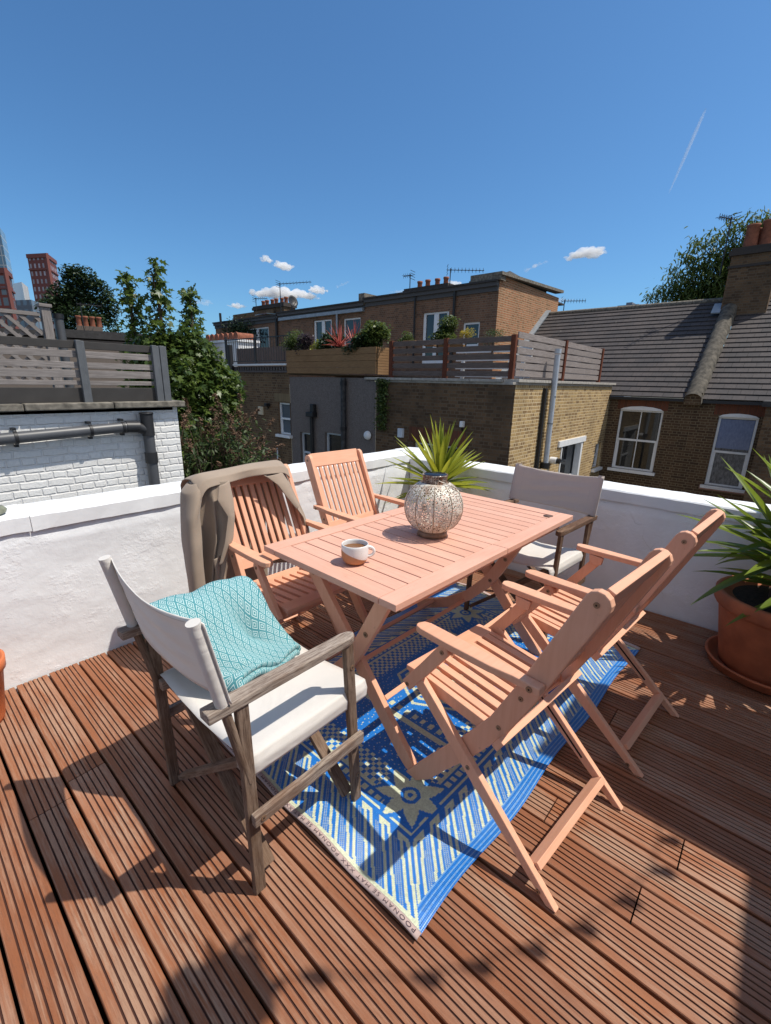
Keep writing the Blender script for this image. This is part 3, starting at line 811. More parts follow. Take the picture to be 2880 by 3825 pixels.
# ------------------------------------------------------------------ taupe jacket hung on the back of the left chair
def jacket():
    JM = mat_cloth('taupe_suiting', (.345, .275, .215), .85, 0, 900, .1)
    root = thing('suit_jacket', 'taupe suit jacket draped over the back of a pink folding chair', 'jacket', (1.24, 2.03, .5))
    def lerp(tab, q):
        q = max(0, min(1, q))*(len(tab)-1); i = min(len(tab)-2, int(q)); f = q-i; f = f*f*(3-2*f)*.5+f*.5
        return tuple(a*(1-f)+b*f for a, b in zip(tab[i], tab[i+1]))
    def strip(name, left, right, nu, nv, wave, solid=.005, parent=None):
        mb = MB()
        def fn(u, v):
            a = V(lerp(left, v)); b = V(lerp(right, v)); p = a*(1-u) + b*u
            return p + V(wave(u, v))
        mb.grid(fn, nu, nv); return mb.build(name, JM, parent or root, world=True, solid=solid, sub=1)
    # shoulders and back panel: from the front collar line, over the top rail, down behind the chair
    def yoke(u, v):
        x = .940 + .510*u; sh = 1-(2*u-1)**2
        tab = [(1.938, .930), (1.958, .968), (2.015, .990), (2.075, .975), (2.12, .92), (2.15, .80), (2.165, .60), (2.17, .40), (2.165, .22)]
        y, z = lerp(tab, v)
        if v < .2:
            ctr = math.exp(-((u-.50)/.17)**2)
            y += .035*ctr*(1-v/.2); z += .0*ctr
        if v > .5: x = .945 + .475*u
        k_ = max(0, 1-v/.45); z += (.012*math.sin(u*math.pi) + .003*math.sin(u*11+v*4))*k_ - .05*max(0, (.10-u)/.10)**2*k_ - .035*max(0, (u-.90)/.10)**2*k_
        z += .022*(u-.3)*(v < .42)
        return V((x, y + .010*math.sin(u*15+v*3)*(v > .4) + .004*math.sin(u*8)*max(0, 1-v/.4), z))
    mb = MB(); mb.grid(yoke, 40, 40); mb.build('back_panel', JM, root, world=True, solid=.006, sub=1)
    # front panel hanging on the left, inner edge cut back to a point
    left = [(.955, 1.995, .955), (.940, 2.00, .88), (.925, 2.01, .76), (.918, 2.015, .64), (.912, 2.02, .52), (.910, 2.02, .42), (.912, 2.02, .345)]
    right = [(1.085, 1.93, .955), (1.078, 1.905, .86), (1.065, 1.885, .78), (1.05, 1.875, .70), (1.015, 1.87, .62), (.985, 1.875, .50), (.985, 1.88, .345)]
    fold = lambda u, v: (.03*math.sin(math.pi*min(1, u/.5))*min(1, v*3), -.040*math.exp(-((u-.42)/.13)**2)*min(1, v*2.5) + .016*math.exp(-((u-.66)/.08)**2)*min(1, v*2) - .008*math.sin(u*19+v*3)*v, 0)
    strip('front_panel', left, right, 24, 34, fold)
    # outer lapel flap folded back with a notch
    lap = strip('lapel', [(1.015, 1.90, .945), (.995, 1.887, .88), (1.015, 1.877, .835), (1.03, 1.868, .80), (1.00, 1.862, .68), (.965, 1.868, .575)],
          [(1.082, 1.925, .958), (1.078, 1.892, .87), (1.072, 1.880, .83), (1.066, 1.872, .79), (1.045, 1.862, .69), (.985, 1.866, .585)], 12, 26,
          lambda u, v: (0, -.010*math.sin(math.pi*u)*(1-.5*v), 0))
    # inner fold shadowed layer
    strip('front_panel', [(.955, 1.90, .60), (.96, 1.895, .52), (.965, 1.893, .43), (.965, 1.90, .345)],
          [(1.03, 1.91, .62), (1.035, 1.915, .52), (1.04, 1.92, .43), (1.04, 1.925, .34)], 8, 14, lambda u, v: (0, -.01*math.sin(u*6), 0))
    # right front edge with collar and lapel lying on the slats
    strip('front_panel', [(1.285, 1.945, .950), (1.345, 1.925, .905), (1.385, 1.905, .835), (1.43, 1.885, .765), (1.475, 1.875, .70), (1.51, 1.88, .60), (1.53, 1.885, .50)],
          [(1.43, 2.00, .975), (1.452, 1.965, .905), (1.472, 1.945, .84), (1.492, 1.93, .77), (1.512, 1.92, .70), (1.54, 1.91, .60), (1.56, 1.91, .49)], 14, 30,
          lambda u, v: (0, -.012*math.exp(-((u-.4)/.2)**2)*(1-v) + .008*math.sin(u*5+v*9), 0))
    strip('lapel', [(1.290, 1.935, .945), (1.345, 1.912, .895), (1.385, 1.892, .825), (1.430, 1.873, .755)],
          [(1.40, 1.945, .950), (1.425, 1.925, .895), (1.435, 1.905, .84), (1.458, 1.885, .775)], 10, 18, lambda u, v: (0, -.008*math.sin(math.pi*u), 0))
    # sleeve on the far left
    sl = MB(); n = 26; seg = 20
    pts = [(.958, 2.02, .958), (.935, 2.005, .90), (.908, 1.985, .80), (.893, 1.965, .68), (.886, 1.955, .56), (.886, 1.95, .44), (.892, 1.945, .33), (.897, 1.945, .27)]
    vs = []; g = []
    for i in range(n+1):
        q = i/n; c = lerp(pts, q); r = .066 - .020*q if q > .08 else .040 + .026*q/.08
        for k in range(seg):
            a = 2*math.pi*k/seg
            rr = r*(1 + .13*math.sin(3*a+q*5)*min(1, q*3) + .07*math.sin(q*22+2*a)*(q < .5))
            vs.append(V((c[0] + rr*.60*math.cos(a), c[1] + rr*1.0*math.sin(a), c[2] + .012*math.cos(a)*(q < .1)))); g.append((q, k, 0))
    fs = [(i*seg+k, (i+1)*seg+k, (i+1)*seg+(k+1) % seg, i*seg+(k+1) % seg) for i in range(n) for k in range(seg)]
    sl.add(vs, fs, g, smooth=True); sl.add(vs[:seg], [tuple(range(seg))], g[:seg], smooth=True)
    sl.build('sleeve', JM, root, world=True, solid=.004, sub=1)
    # right sleeve hanging behind, to the floor side
    strip('sleeve', [(1.455, 2.03, .93), (1.475, 2.05, .75), (1.50, 2.07, .55), (1.52, 2.08, .36)], [(1.40, 2.10, .93), (1.40, 2.13, .75), (1.42, 2.14, .55), (1.44, 2.15, .36)], 8, 16, lambda u, v: (.015*math.sin(u*math.pi), .0, 0))
    return root
jacket()

# ------------------------------------------------------------------ lantern and mug on the table
def lantern():
    root = thing('metal_lantern', 'round pierced metal lantern with rusty white paint and wire handle on the table', 'lantern', (1.692, 1.172, .7205))
    t = NT('pierced_rusty_metal'); o = t.coord('Object')
    v = t.new('ShaderNodeTexVoronoi', feature='F1'); v.inputs['Scale'].default_value = 130; v.inputs['Randomness'].default_value = .75; t.link(o, v.inputs['Vector'])
    at = t.new('ShaderNodeAttribute', attribute_name='gr'); sp = t.new('ShaderNodeSeparateXYZ'); t.link(at.outputs['Vector'], sp.inputs[0])
    ang = t.math('ARCTAN2', sp.outputs[1], sp.outputs[0])
    seam = t.math('ABSOLUTE', t.math('SINE', t.math('MULTIPLY', ang, 5)))
    sm = t.ramp(seam, [(.10, 0.0), (.14, 1.0)])
    hole = t.math('MULTIPLY', t.ramp(v.outputs['Distance'], [(.41, 1.0), (.45, 0.0)]), sm)
    z = sp.outputs[2]
    band = t.math('MULTIPLY', t.ramp(z, [(.04, 0.0), (.045, 1.0)]), t.ramp(z, [(.247, 1.0), (.252, 0.0)]))
    hole = t.math('MULTIPLY', hole, band)
    n = t.noise(o, 14, 5, .6); n2 = t.noise(t.coord('Object', (30, 30, 5)), 1, 4)
    c = t.mix(t.ramp(t.math('ADD', t.math('MULTIPLY', n, .6), t.math('MULTIPLY', n2, .4)), [(.50, 0.0), (.64, .85)]), (.66, .62, .54), (.24, .115, .055))
    c = t.mix(t.ramp(n, [(.25, .5), (.42, 0.0)]), c, (.16, .13, .11))
    t.base(c).rough(.5).spec(.4); t.bump(v.outputs['Distance'], .4, .003); t.p.inputs['Metallic'].default_value = .1
    tr = t.new('ShaderNodeBsdfTransparent'); mx = t.new('ShaderNodeMixShader')
    t.link(hole, mx.inputs[0]); t.link(t.p.outputs[0], mx.inputs[1]); t.link(tr.outputs[0], mx.inputs[2]); t.link(mx.outputs[0], t.out.inputs['Surface'])
    body = MB(); pr = []
    cz, rx, rz = .142, .139, .128
    for i in range(30):
        a = R(-66 + (66+64)*i/29)
        pr.append((rx*math.cos(a)**.9, cz + rz*math.sin(a)))
    body.lathe(pr, seg=72); bo = body.build('pierced_body', t.m, root)
    ribs = MB()
    for k in range(10):
        a = k*math.pi/5
        pts = [((r+.001)*math.cos(a), (r+.001)*math.sin(a), z_) for r, z_ in pr[1:-1:3]]
        ribs.tube(pts, .0018, 5)
    rust = simple('rusty_steel', (.26, .17, .11), .6, .3, .4, 40)
    ribs.build('seam_rib', rust, bo)
    b = MB(); b.lathe([(.045, .03), (.062, .026), (.070, .018), (.072, 0), (.066, 0), (.066, .016)], seg=40); b.build('base_ring', rust, root)
    nk = NT('pierced_neck'); on = nk.coord('Object'); vn = nk.new('ShaderNodeTexVoronoi'); vn.inputs['Scale'].default_value = 120; vn.inputs['Randomness'].default_value = .3; nk.link(on, vn.inputs['Vector'])
    nk.base(nk.mix(nk.ramp(vn.outputs['Distance'], [(.38, 1.0), (.44, 0.0)]), nk.ramp(nk.noise(on, 25, 4), [(.42, (.42, .37, .31)), (.58, (.22, .10, .05))]), (.02, .015, .01))).rough(.55)
    k = MB(); k.lathe([(.062, .252), (.057, .258), (.057, .286), (.060, .289), (.060, .294), (.053, .294), (.053, .290)], seg=40); k.build('neck', nk.m, root)
    p = MB(); p.lathe([(.053, .2925), (.050, .2965), (0, .2965)], seg=40); p.build('solar_panel', mat_glass('solar_cell', (.01, .012, .018), .15), root)
    h = MB()
    pts = []
    side = V((.60, -.80, 0)).normalized(); back = V((.80, .60, 0)).normalized()   # pivots left and right of the viewer, falls back to the right
    for i in range(17):
        a = math.pi*i/16
        pts.append(back*-.005 + side*(.0) + V((0, 0, .275)) + (V((-.6, -.8, 0)).normalized()*math.cos(a)*.058) + side*(math.sin(a)*.125) + V((0, 0, -.052*math.sin(a))))
    h.tube(pts, .0021, 6); h.build('wire_handle', simple('steel_wire', (.32, .29, .26), .4, .7), root)
    return root
lantern()
def mug():
    root = thing('coffee_mug', 'two tone stoneware mug of coffee on the near corner of the table', 'mug', (1.190, 1.192, .7205))
    t = NT('half_glazed_stoneware'); o = t.coord('Object'); s = t.new('ShaderNodeSeparateXYZ'); t.link(o, s.inputs[0])
    dip = t.math('ADD', t.math('MULTIPLY', t.math('ADD', t.math('MULTIPLY', s.outputs[0], -.72), t.math('MULTIPLY', s.outputs[1], .69)), .42), .036)
    dip2 = t.math('MAXIMUM', t.math('ABSOLUTE', dip), .016)
    f = t.ramp(t.math('SUBTRACT', s.outputs[2], dip2), [(0.0, 0.0), (.002, 1.0)])
    n = t.noise(o, 300, 3)
    inside = (.55, .54, .52)
    c = t.mix(f, t.mix(n, (.42, .19, .085), (.52, .26, .13)), t.mix(t.ramp(n, [(.60, 0.0), (.7, .5)]), (.74, .74, .73), (.4, .38, .35)))
    t.base(c); t.rough(t.ramp(f, [(0.0, .75), (1.0, .22)]))
    b = MB()
    pr = [(0, .0), (.030, 0), (.041, .004), (.049, .014), (.0535, .030), (.0545, .050), (.054, .072), (.0535, .079), (.052, .081), (.0505, .079), (.0505, .070), (.050, .040), (.040, .012), (0, .008)]
    b.lathe(pr, seg=48); b.build('cup', t.m, root)
    cf = NT('milky_coffee'); cf.base((.18, .075, .022)).rough(.08)
    c_ = MB(); c_.lathe([(.0502, .062), (0, .062)], seg=48); c_.build('coffee', cf.m, root)
    d = V((.72, -.69, 0)); h = MB(); pts = []
    for i in range(13):
        a = R(-100 + 200*i/12); pts.append(d*(.053 + .024*math.cos(a)) + V((0, 0, .046 + .020*math.sin(a))))
    h.tube(pts, [.0062]*13, 10); h.build('handle', t.m, root)
    return root
mug()

# ------------------------------------------------------------------ plants in pots
def blade(mb, base, az, el, L, w, droop, rn, fold=.35, seg=7, tone=None, twist=0):
    d = V((math.cos(az)*math.cos(el), math.sin(az)*math.cos(el), math.sin(el)))
    side = V((-math.sin(az), math.cos(az), 0))
    p = V(base); vs = []; g = []; c = rn.random() if tone is None else tone
    for i in range(seg+1):
        q = i/seg; ww = w*(.62 + .9*q*(1-q)*1.6)*(1 - q**3.2) + .0006
        up = side.cross(d)*-1 if side.cross(d).z < 0 else side.cross(d)
        up.normalize()
        vs += [p - side*ww/2 + up*ww*fold, p, p + side*ww/2 + up*ww*fold]; g += [(q, 0, c), (q, .5, c), (q, 1, c)]
        p = p + d*(L/seg); d = (d + V((0, 0, -droop*(.3+q)/seg))).normalized()
    fs = []
    for i in range(seg):
        a = i*3; fs += [(a, a+1, a+4, a+3), (a+1, a+2, a+5, a+4)]
    mb.add(vs, fs, g, smooth=True)
def rosette(mb, base, n, L, w, rn, elmin=-15, elmax=80, spread=.06, droop=.5, lim=(3.16, 2.47)):
    for i in range(n):
        q = (i+.5)/n
        el = R(elmin + (elmax-elmin)*(q**.9) + rn.uniform(-9, 9)); az = i*2.39996 + rn.uniform(-.3, .3)
        b = V(base) + V((math.cos(az)*spread*(1-q)*.7, math.sin(az)*spread*(1-q)*.7, spread*2.0*q - .03))
        LL = L*rn.uniform(.72, 1.08)
        for m_, p_, d_ in ((lim[0], base[0], math.cos(az)), (lim[1], base[1], math.sin(az))):
            if d_ > .05 and b.z + math.sin(el)*LL < .86: LL = min(LL, max(.16, (m_-p_)/d_/max(.25, math.cos(el))))
        blade(mb, b, az, el, LL, w*rn.uniform(.8, 1.15), droop*rn.uniform(.3, 1.1)*(1.2-q), rn)
rn = random.Random(21)
t = thing('potted_yucca', 'spiky lime green yucca in the parapet corner behind the lantern', 'potted plant', (2.90, 1.99, 0))
mb = MB(); mb.lathe([(0, 0), (.125, 0), (.165, .26), (.175, .26), (.178, .31), (.160, .31), (.155, .27), (0, .27)], (2.90, 1.99, 0), 36); mb.build('pot', TERRA, t, world=True)
mb = MB(); mb.lathe([(.156, .272), (.08, .28), (0, .285)], (2.90, 1.99, 0), 20); mb.build('soil', SOIL, t, world=True)
mb = MB(); mb.tube([(2.90, 1.99, .27), (2.905, 1.985, .45), (2.91, 1.975, .66)], [.045, .038, .035], 10); mb.build('stem', BARK, t, world=True)
mb = MB(); rosette(mb, (2.91, 1.97, .63), 74, .47, .050, rn, -22, 84, .055, .45); mb.build('foliage', LF_YUC, t, world=True)

t = thing('potted_yucca', 'large yucca with dark green blades in a tall terracotta pot at the right edge', 'potted plant', (2.86, -.17, 0))
C = (2.86, -.17, 0)
mb = MB(); mb.lathe([(0, .012), (.225, .012), (.25, .012), (.262, .05), (.268, .052), (.268, .06), (.255, .06), (.240, .022), (0, .022)], C, 48); mb.build('saucer', TERRA, t, world=True)
mb = MB(); mb.lathe([(0, .024), (.195, .024), (.205, .034), (.258, .335), (.262, .345), (.276, .350), (.283, .362), (.285, .415), (.278, .425), (.262, .425), (.255, .40), (0, .38)], C, 56); mb.build('pot', TERRA, t, world=True)
mb = MB(); mb.lathe([(.258, .392), (.15, .402), (0, .41)], C, 24); mb.build('soil', SOIL, t, world=True)
mb = MB()
for dx, dy, hh in ((.02, .03, .26), (-.06, -.06, .16), (.09, -.05, .32)): mb.tube([(C[0]+dx*.6, C[1]+dy*.6, .38), (C[0]+dx, C[1]+dy, .40+hh)], [.05, .036], 10)
mb.build('stem', BARK, t, world=True)
mb = MB()
rosette(mb, (C[0]+.02, C[1]+.03, .62), 50, .52, .052, rn, -20, 80, .05, .6)
rosette(mb, (C[0]-.06, C[1]-.06, .50), 40, .44, .050, rn, -18, 70, .05, .7)
rosette(mb, (C[0]+.09, C[1]-.05, .74), 44, .50, .050, rn, -15, 82, .05, .6)
mb.build('foliage', LF_YUC2, t, world=True)

t = thing('flower_pot', 'small orange pot half out of frame at the left edge by the wall', 'pot', (.068, 2.30, 0))
mb = MB(); mb.lathe([(0, .004), (.085, .004), (.09, .02), (.118, .235), (.128, .24), (.131, .285), (.120, .288), (.114, .26), (0, .25)], (.068, 2.30, 0), 36); mb.build('pot', TERRA2, t, world=True)
mb = MB(); mb.lathe([(.114, .255), (0, .262)], (.068, 2.30, 0), 20); mb.build('soil', SOIL, t, world=True)
mb = MB()
for k in range(14): blade(mb, (.063+rn.uniform(-.05, .05), 2.30+rn.uniform(-.05, .05), .25), rn.uniform(0, 6.3), R(rn.uniform(40, 85)), rn.uniform(.08, .16), .008, .8, rn)
mb.build('foliage', LF_SH, t, world=True)
mb = MB(); mb.lathe([(0, 0), (.045, .001), (.062, .010), (.066, .022), (.055, .036), (.03, .043), (0, .044)], (.285, 2.60, .807), 24)
tag(mb.build('olive_cap', simple('olive_grey_cap', (.20, .21, .15), .5, 0, .3, 30)), 'small round olive cap lying on the white coping at the left edge', 'cap light')  # plain round cap, no lamp in it

# ------------------------------------------------------------------ buildings
def wallq(mb, O, U, L, H, openings=(), reveal=.1, N=None, m=0, uv0=(0, 0)):
    O, U = V(O), V(U).normalized(); Z = V((0,0,1)); N = V(N).normalized()
    us = sorted({0, L, *[x for o in openings for x in (o[0], o[1])]}); vs_ = sorted({0, H, *[x for o in openings for x in (o[2], o[3])]})
    flip = U.cross(Z).dot(N) < 0
    def quad(ps, uv):
        if flip: ps = ps[::-1]; uv = uv[::-1]
        mb.add(ps, [(0,1,2,3)], uv=[uv], m=m)
    for a, b in zip(us[:-1], us[1:]):
        for c, d in zip(vs_[:-1], vs_[1:]):
            mu, mv = (a+b)/2, (c+d)/2
            if any(o[0] < mu < o[1] and o[2] < mv < o[3] for o in openings): continue
            quad([O+U*a+Z*c, O+U*b+Z*c, O+U*b+Z*d, O+U*a+Z*d], [(a+uv0[0], c+uv0[1]), (b+uv0[0], c+uv0[1]), (b+uv0[0], d+uv0[1]), (a+uv0[0], d+uv0[1])])
    for a, b, c, d in [o[:4] for o in openings]:
        I = -N*reveal
        for p, q in (((a, c), (a, d)), ((a, d), (b, d)), ((b, d), (b, c)), ((b, c), (a, c))):
            P = O+U*p[0]+Z*p[1]; Q = O+U*q[0]+Z*q[1]
            ps = [P, Q, Q+I, P+I]; l = abs(p[0]-q[0])+abs(p[1]-q[1])
            quad(ps[::-1], [(0, 0), (l, 0), (l, reveal), (0, reveal)])
def window(parent, O, U, N, a, b, c, d, style='sash', depth=.09, mat=WHITEP, glass=GLASS, sill=True, bars=0, fw=.055):
    O, U, N = V(O), V(U).normalized(), V(N).normalized(); Z = V((0,0,1))
    M = Matrix((U, N, Z)).transposed()
    mb = MB()
    def bx(u0, u1, v0, v1, n0, n1, tgt=None):
        (tgt or mb).box(O + U*(u0+u1)/2 + Z*(v0+v1)/2 + N*(n0+n1)/2, (u1-u0, n1-n0, v1-v0), M)
    n0, n1 = -depth-.05, -depth+.02
    e = .003
    bx(a+e, a+fw, c+e, d-e, n0, n1); bx(b-fw, b-e, c+e, d-e, n0, n1); bx(a+fw, b-fw, d-fw, d-e, n0, n1); bx(a+fw, b-fw, c+e, c+fw, n0, n1)
    mid = (c+d)/2
    if style == 'sash':
        bx(a+fw, b-fw, mid-.028, mid+.028, n0+.002, n1+.012)
        bx(a+fw, a+fw+.04, c+fw, mid-.028, n0+.004, n1-.012); bx(b-fw-.04, b-fw, c+fw, mid-.028, n0+.004, n1-.012)
    elif style == 'french':
        m = (a+b)/2; bx(m-.06, m+.06, c+fw, d-fw, n0+.002, n1+.008)
        for x0, x1 in ((a+fw, m-.06), (m+.06, b-fw)):
            bx(x0, x0+.05, c+fw, d-fw, n0+.004, n1-.005); bx(x1-.05, x1, c+fw, d-fw, n0+.004, n1-.005)
            bx(x0+.05, x1-.05, c+fw, c+fw+.16, n0+.004, n1-.005)
    for k in range(bars):
        x = a + (b-a)*(k+1)/(bars+1); bx(x-.012, x+.012, c+fw, d-fw, n0+.006, n1-.02)
    f = mb.build('window', mat, parent, world=True)
    g_ = MB(); g_.box(O + U*(a+b)/2 + Z*(c+d)/2 + N*(-depth-.03), (b-a-.06, .008, d-c-.06), M); g_.build('pane', glass, f, world=True)
    if sill:
        s = MB(); s.box(O + U*(a+b)/2 + Z*(c-.045) + N*(.01), (b-a+.16, .20, .085), M); s.build('sill', mat, f, world=True, bevel=.006)
    return f
NX, NY = (-1, 0, 0), (0, -1, 0)
XF, YF, XH, ZG = 8.8, 4.25, 15.4, -6.0
ZR = 1.45    # roof level of the rear extensions

# --- corner extension with the slatted screen
ext = thing('brick_extension', 'yellow brick rear extension with a grey metal flue up its sunny side', 'building', (12, 6, ZG))
mb = MB()
H0 = ZR - ZG
def zz(z): return z - ZG
op_r = [(2.95, 4.55, zz(-2.0), zz(-.10)), (5.80, 6.42, zz(-1.05), zz(-.28))]
wallq(mb, (XF, YF, ZG), (1,0,0), XH-XF-.02, H0, op_r, .16, NY)
mb.build('side_wall', BRK_Y, ext, world=True)
mb = MB()
op_l = [(1.28, 2.55, zz(-1.4), zz(.02))]
wallq(mb, (XF, YF, ZG), (0,1,0), 3.80, H0, op_l, .14, NX)
mb.add([(XF, YF, ZR), (XH, YF, ZR), (XH, 8.05, ZR), (XF, 8.05, ZR)], [(0,1,2,3)], uv=[[(0,0)]*4])
mb.build('rear_wall', BRK_D, ext, world=True)
window(ext, (XF, YF, ZG), (1,0,0), NY, *op_r[0], depth=.14, sill=False)
window(ext, (XF, YF, ZG), (1,0,0), NY, *op_r[1], depth=.10, sill=True)
window(ext, (XF, YF, ZG), (0,1,0), NX, *op_l[0], depth=.12, mat=WHITED)
lt = MB(); lt.box((XF+3.70, YF-.012, -.02), (2.0, .06, .15)); lt.build('lintel', WHITEP, ext, world=True)
rv = MB(); rv.box((XF+4.49, YF+.06, -1.05), (.13, .16, 1.9)); rv.box((XF+2.985, YF+.06, -1.05), (.05, .16, 1.9)); rv.build('window_reveal', WHITEP, ext, world=True)
ar = MB(); wallq(ar, (XF-.006, 5.33, -.02+.06), (0,1,0), 1.6, .34, (), .1, NX); wallq(ar, (XF-.006, 4.9, -.55), (0,1,0), .9, .3, (), .1, NX); ar.build('brick_arch', REDARCH, ext, world=True)
cp = MB()
for k in range(9): cp.box((XF+.36+k*.745, YF+.10, 1.49), (.735, .34, .06))
for k in range(5): cp.box((XF+.10, YF+.66+k*.78, 1.49), (.34, .77, .06))
cp.box((XF+3.2, YF+.015, 1.435), (6.7, .06, .05)); cp.box((XF+.015, YF+1.95, 1.435), (.06, 3.8, .05))
cp.build('coping', STONE, ext, world=True, bevel=.006)
dp = MB(); dp.box((XF+1.42, YF-.035, -1.8), (.09, .07, 6.3)); dp.build('cable_duct', BLACKMETAL, ext, world=True)
fl = thing('flue_pipe', 'tall pale grey metal flue rising past the slatted screen', 'pipe', (10.5, YF-.12, -.4))
mb = MB(); mb.tube([(10.56, YF-.11, -.42), (10.53, YF-.11, .9), (10.50, YF-.11, 2.08)], .062, 16); mb.build('tube', GREYMET, fl, world=True)
mb = MB(); mb.tube([(10.50, YF-.11, 2.10), (10.50, YF-.11, 2.20)], .072, 16); mb.build('cowl', GREYMET, fl, world=True)
for z in (1.15, .55): 
    mb = MB(); mb.tube([(10.53, YF-.11, z), (10.53, YF-.11, z+.03)], .067, 16); mb.build('collar', simple('dull_steel', (.2, .22, .25), .5, .5), fl, world=True)
mb = MB(); mb.tube([(10.56, YF-.10, -.5), (10.56, YF-.10, -.36)], .10, 14); mb.build('boot', BLACKMETAL, fl, world=True)
vt = thing('boiler_vent', 'white and black round vent stub low on the yellow brick wall', 'vent', (11.15, YF-.1, -.38))
mb = MB(); mb.tube([(11.13, YF, -.38), (11.13, YF-.16, -.38)], .085, 16); mb.build('stub', WHITEP, vt, world=True)
mb = MB(); mb.tube([(11.13, YF-.162, -.38), (11.13, YF-.24, -.38)], .07, 16); mb.build('cage', BLACKMETAL, vt, world=True)
cm = thing('security_camera', 'small white camera on the dark brick wall above the corner yucca', 'camera', (XF-.05, 5.39, .5))
mb = MB(); mb.box((XF-.08, 5.39, .55), (.10, .08, .13)); mb.build('housing', WHITEP, cm, world=True, bevel=.01)
mb = MB(); mb.bar((XF, 5.42, .40), (XF-.07, 5.40, .48), .03, .03); mb.build('bracket', BLACKMETAL, cm, world=True)
gb = thing('junction_box', 'pale grey box mounted on the dark brick wall left of the yucca', 'box', (XF-.05, 7.17, .2))
mb = MB(); mb.box((XF-.04, 7.17, .2), (.08, .16, .22)); mb.build('cover', WHITED, gb, world=True, bevel=.01)

# slatted screen round the corner roof
def screen(name, label, posts, p0, p1, slats, z0, z1, slat_h, mats, cat='fence', post_s=.1):
    t = thing(name, label, cat, ((p0[0]+p1[0])/2, (p0[1]+p1[1])/2, z0))
    p0, p1 = V((*p0, 0)), V((*p1, 0)); d = (p1-p0).normalized()
    for k in range(slats):
        z = z0 + .05 + slat_h/2 + (z1-z0-.06-slat_h)*k/(slats-1)
        m = MB(); m.bar(p0+V((0,0,z)), p1+V((0,0,z)), .025, slat_h); m.build('slat', mats[0], t, world=True, bevel=.003)
    for q in posts:
        m = MB(); c = p0 + (p1-p0)*q; M = Matrix((d, V((0,0,1)).cross(d), V((0,0,1)))).transposed()
        m.box(c + V((0,0,(z0+z1)/2)), (post_s, .09, z1-z0+.02), M); m.build('post', mats[1], t, world=True, bevel=.005)
    return t
screen('slatted_screen', 'dark slatted timber screen on the shaded side of the flat roof, beside the planter', [.02, .5, .985], (XF+.06, 7.68), (XF+.06, YF+.10), 5, 1.52, 2.36, .108, (FENCE_W, FENCE_R))
screen('slatted_screen', 'silvery slatted timber screen with red posts behind the grey flue', [.47, .99], (XF+.12, YF+.10), (14.32, YF+.10), 6, 1.53, 2.44, .118, (FENCE_S, FENCE_R))
wb = thing('garden_bench', 'white bench glimpsed through the slats of the roof screen', 'bench', (10.4, 6.2, 1.45))
mb = MB()
for k in range(4): mb.box((10.2, 5.6, 1.62+k*.19), (.05, 2.0, .10))
mb.build('backrest', WHITEP, wb, world=True)
mb = MB(); mb.box((10.2, 4.8, 1.75), (.07, .07, .6)); mb.build('leg', WHITEP, wb, world=True)
mb = MB(); mb.box((10.2, 6.4, 1.75), (.07, .07, .6)); mb.build('leg', WHITEP, wb, world=True)

# --- grey rendered extension with planter
rd = thing('rendered_extension', 'grey pebbledash rear extension below the timber planter', 'building', (12, 9.85, ZG))
mb = MB(); op = [(1.20, 2.0, zz(-1.35), zz(-.03)), (2.58, 3.15, zz(-1.35), zz(-.12))]
wallq(mb, (XF-.01, 8.05, ZG), (0,1,0), 3.58, zz(1.50), op, .12, NX)
mb.add([(XF-.01, 8.05, 1.5), (XH, 8.05, 1.5), (XH, 11.63, 1.5), (XF-.01, 11.63, 1.5)], [(0,1,2,3)], uv=[[(0,0)]*4])
mb.add([(XF-.01, 8.05, 1.2), (XF-.01, 8.05, 1.5), (XH, 8.05, 1.5), (XH, 8.05, 1.2)], [(0,1,2,3)], uv=[[(0,0)]*4])
mb.build('rear_wall', PEBBLE, rd, world=True)
for o in op: window(rd, (XF-.01, 8.05, ZG), (0,1,0), NX, *o, depth=.10, mat=WHITED, sill=False)
dpipe = thing('drainpipe', 'black cast iron drainpipe running full height of the grey render', 'drainpipe', (XF-.1, 9.2, -2))
mb = MB(); mb.tube([(XF-.10, 9.17, 1.5), (XF-.10, 9.17, ZG)], .075, 12); mb.build('pipe', simple('peeling_black_pipe', (.03, .03, .033), .6, 0, .9, 9), dpipe, world=True)
mb = MB()
for z in (1.3, .1, -1.1): mb.tube([(XF-.10, 9.17, z), (XF-.10, 9.17, z+.1)], .092, 12)
mb.build('collar', BLACKMETAL, dpipe, world=True)
hop = thing('drainpipe', 'short black downpipe with a rainwater hopper on the grey render', 'drainpipe', (XF-.1, 10.5, -1))
mb = MB(); mb.tube([(XF-.09, 10.54, .40), (XF-.09, 10.54, ZG)], .055, 12); mb.build('pipe', BLACKMETAL, hop, world=True)
mb = MB(); mb.box((XF-.10, 10.53, .45), (.20, .32, .14)); mb.box((XF-.09, 10.46, .63), (.13, .16, .24)); mb.build('hopper', BLACKMETAL, hop, world=True, bevel=.02)
dl = thing('wall_lamp', 'round white bulkhead lamp on the grey render near the brick edge', 'lamp', (XF-.06, 8.29, .05))
mb = MB(); mb.tube([(XF, 8.29, .03), (XF-.05, 8.29, .03)], .05, 14); mb.build('mount', BLACKMETAL, dl, world=True)
mb = MB()
for k in range(6):
    a0, a1 = R(15*k), R(15*(k+1)); mb.tube([(XF-.05-.10*math.sin(a0), 8.29, .04), (XF-.05-.10*math.sin(a1), 8.29, .04)], [.12*math.cos(a0)+.001, .12*math.cos(a1)+.001], 16, cap=False)
mb.build('shade', WHITEP, dl, world=True)
pl = thing('timber_planter', 'long tan timber planter box on the roof edge above the grey render', 'planter', (XF+.1, 9.85, 1.56))
mb = MB()
for k in range(4): mb.box((XF-.06, 9.84, 1.60+.08+k*.163), (.03, 3.66, .158))
mb.build('front_boards', PLANTERW, pl, world=True, bevel=.004)
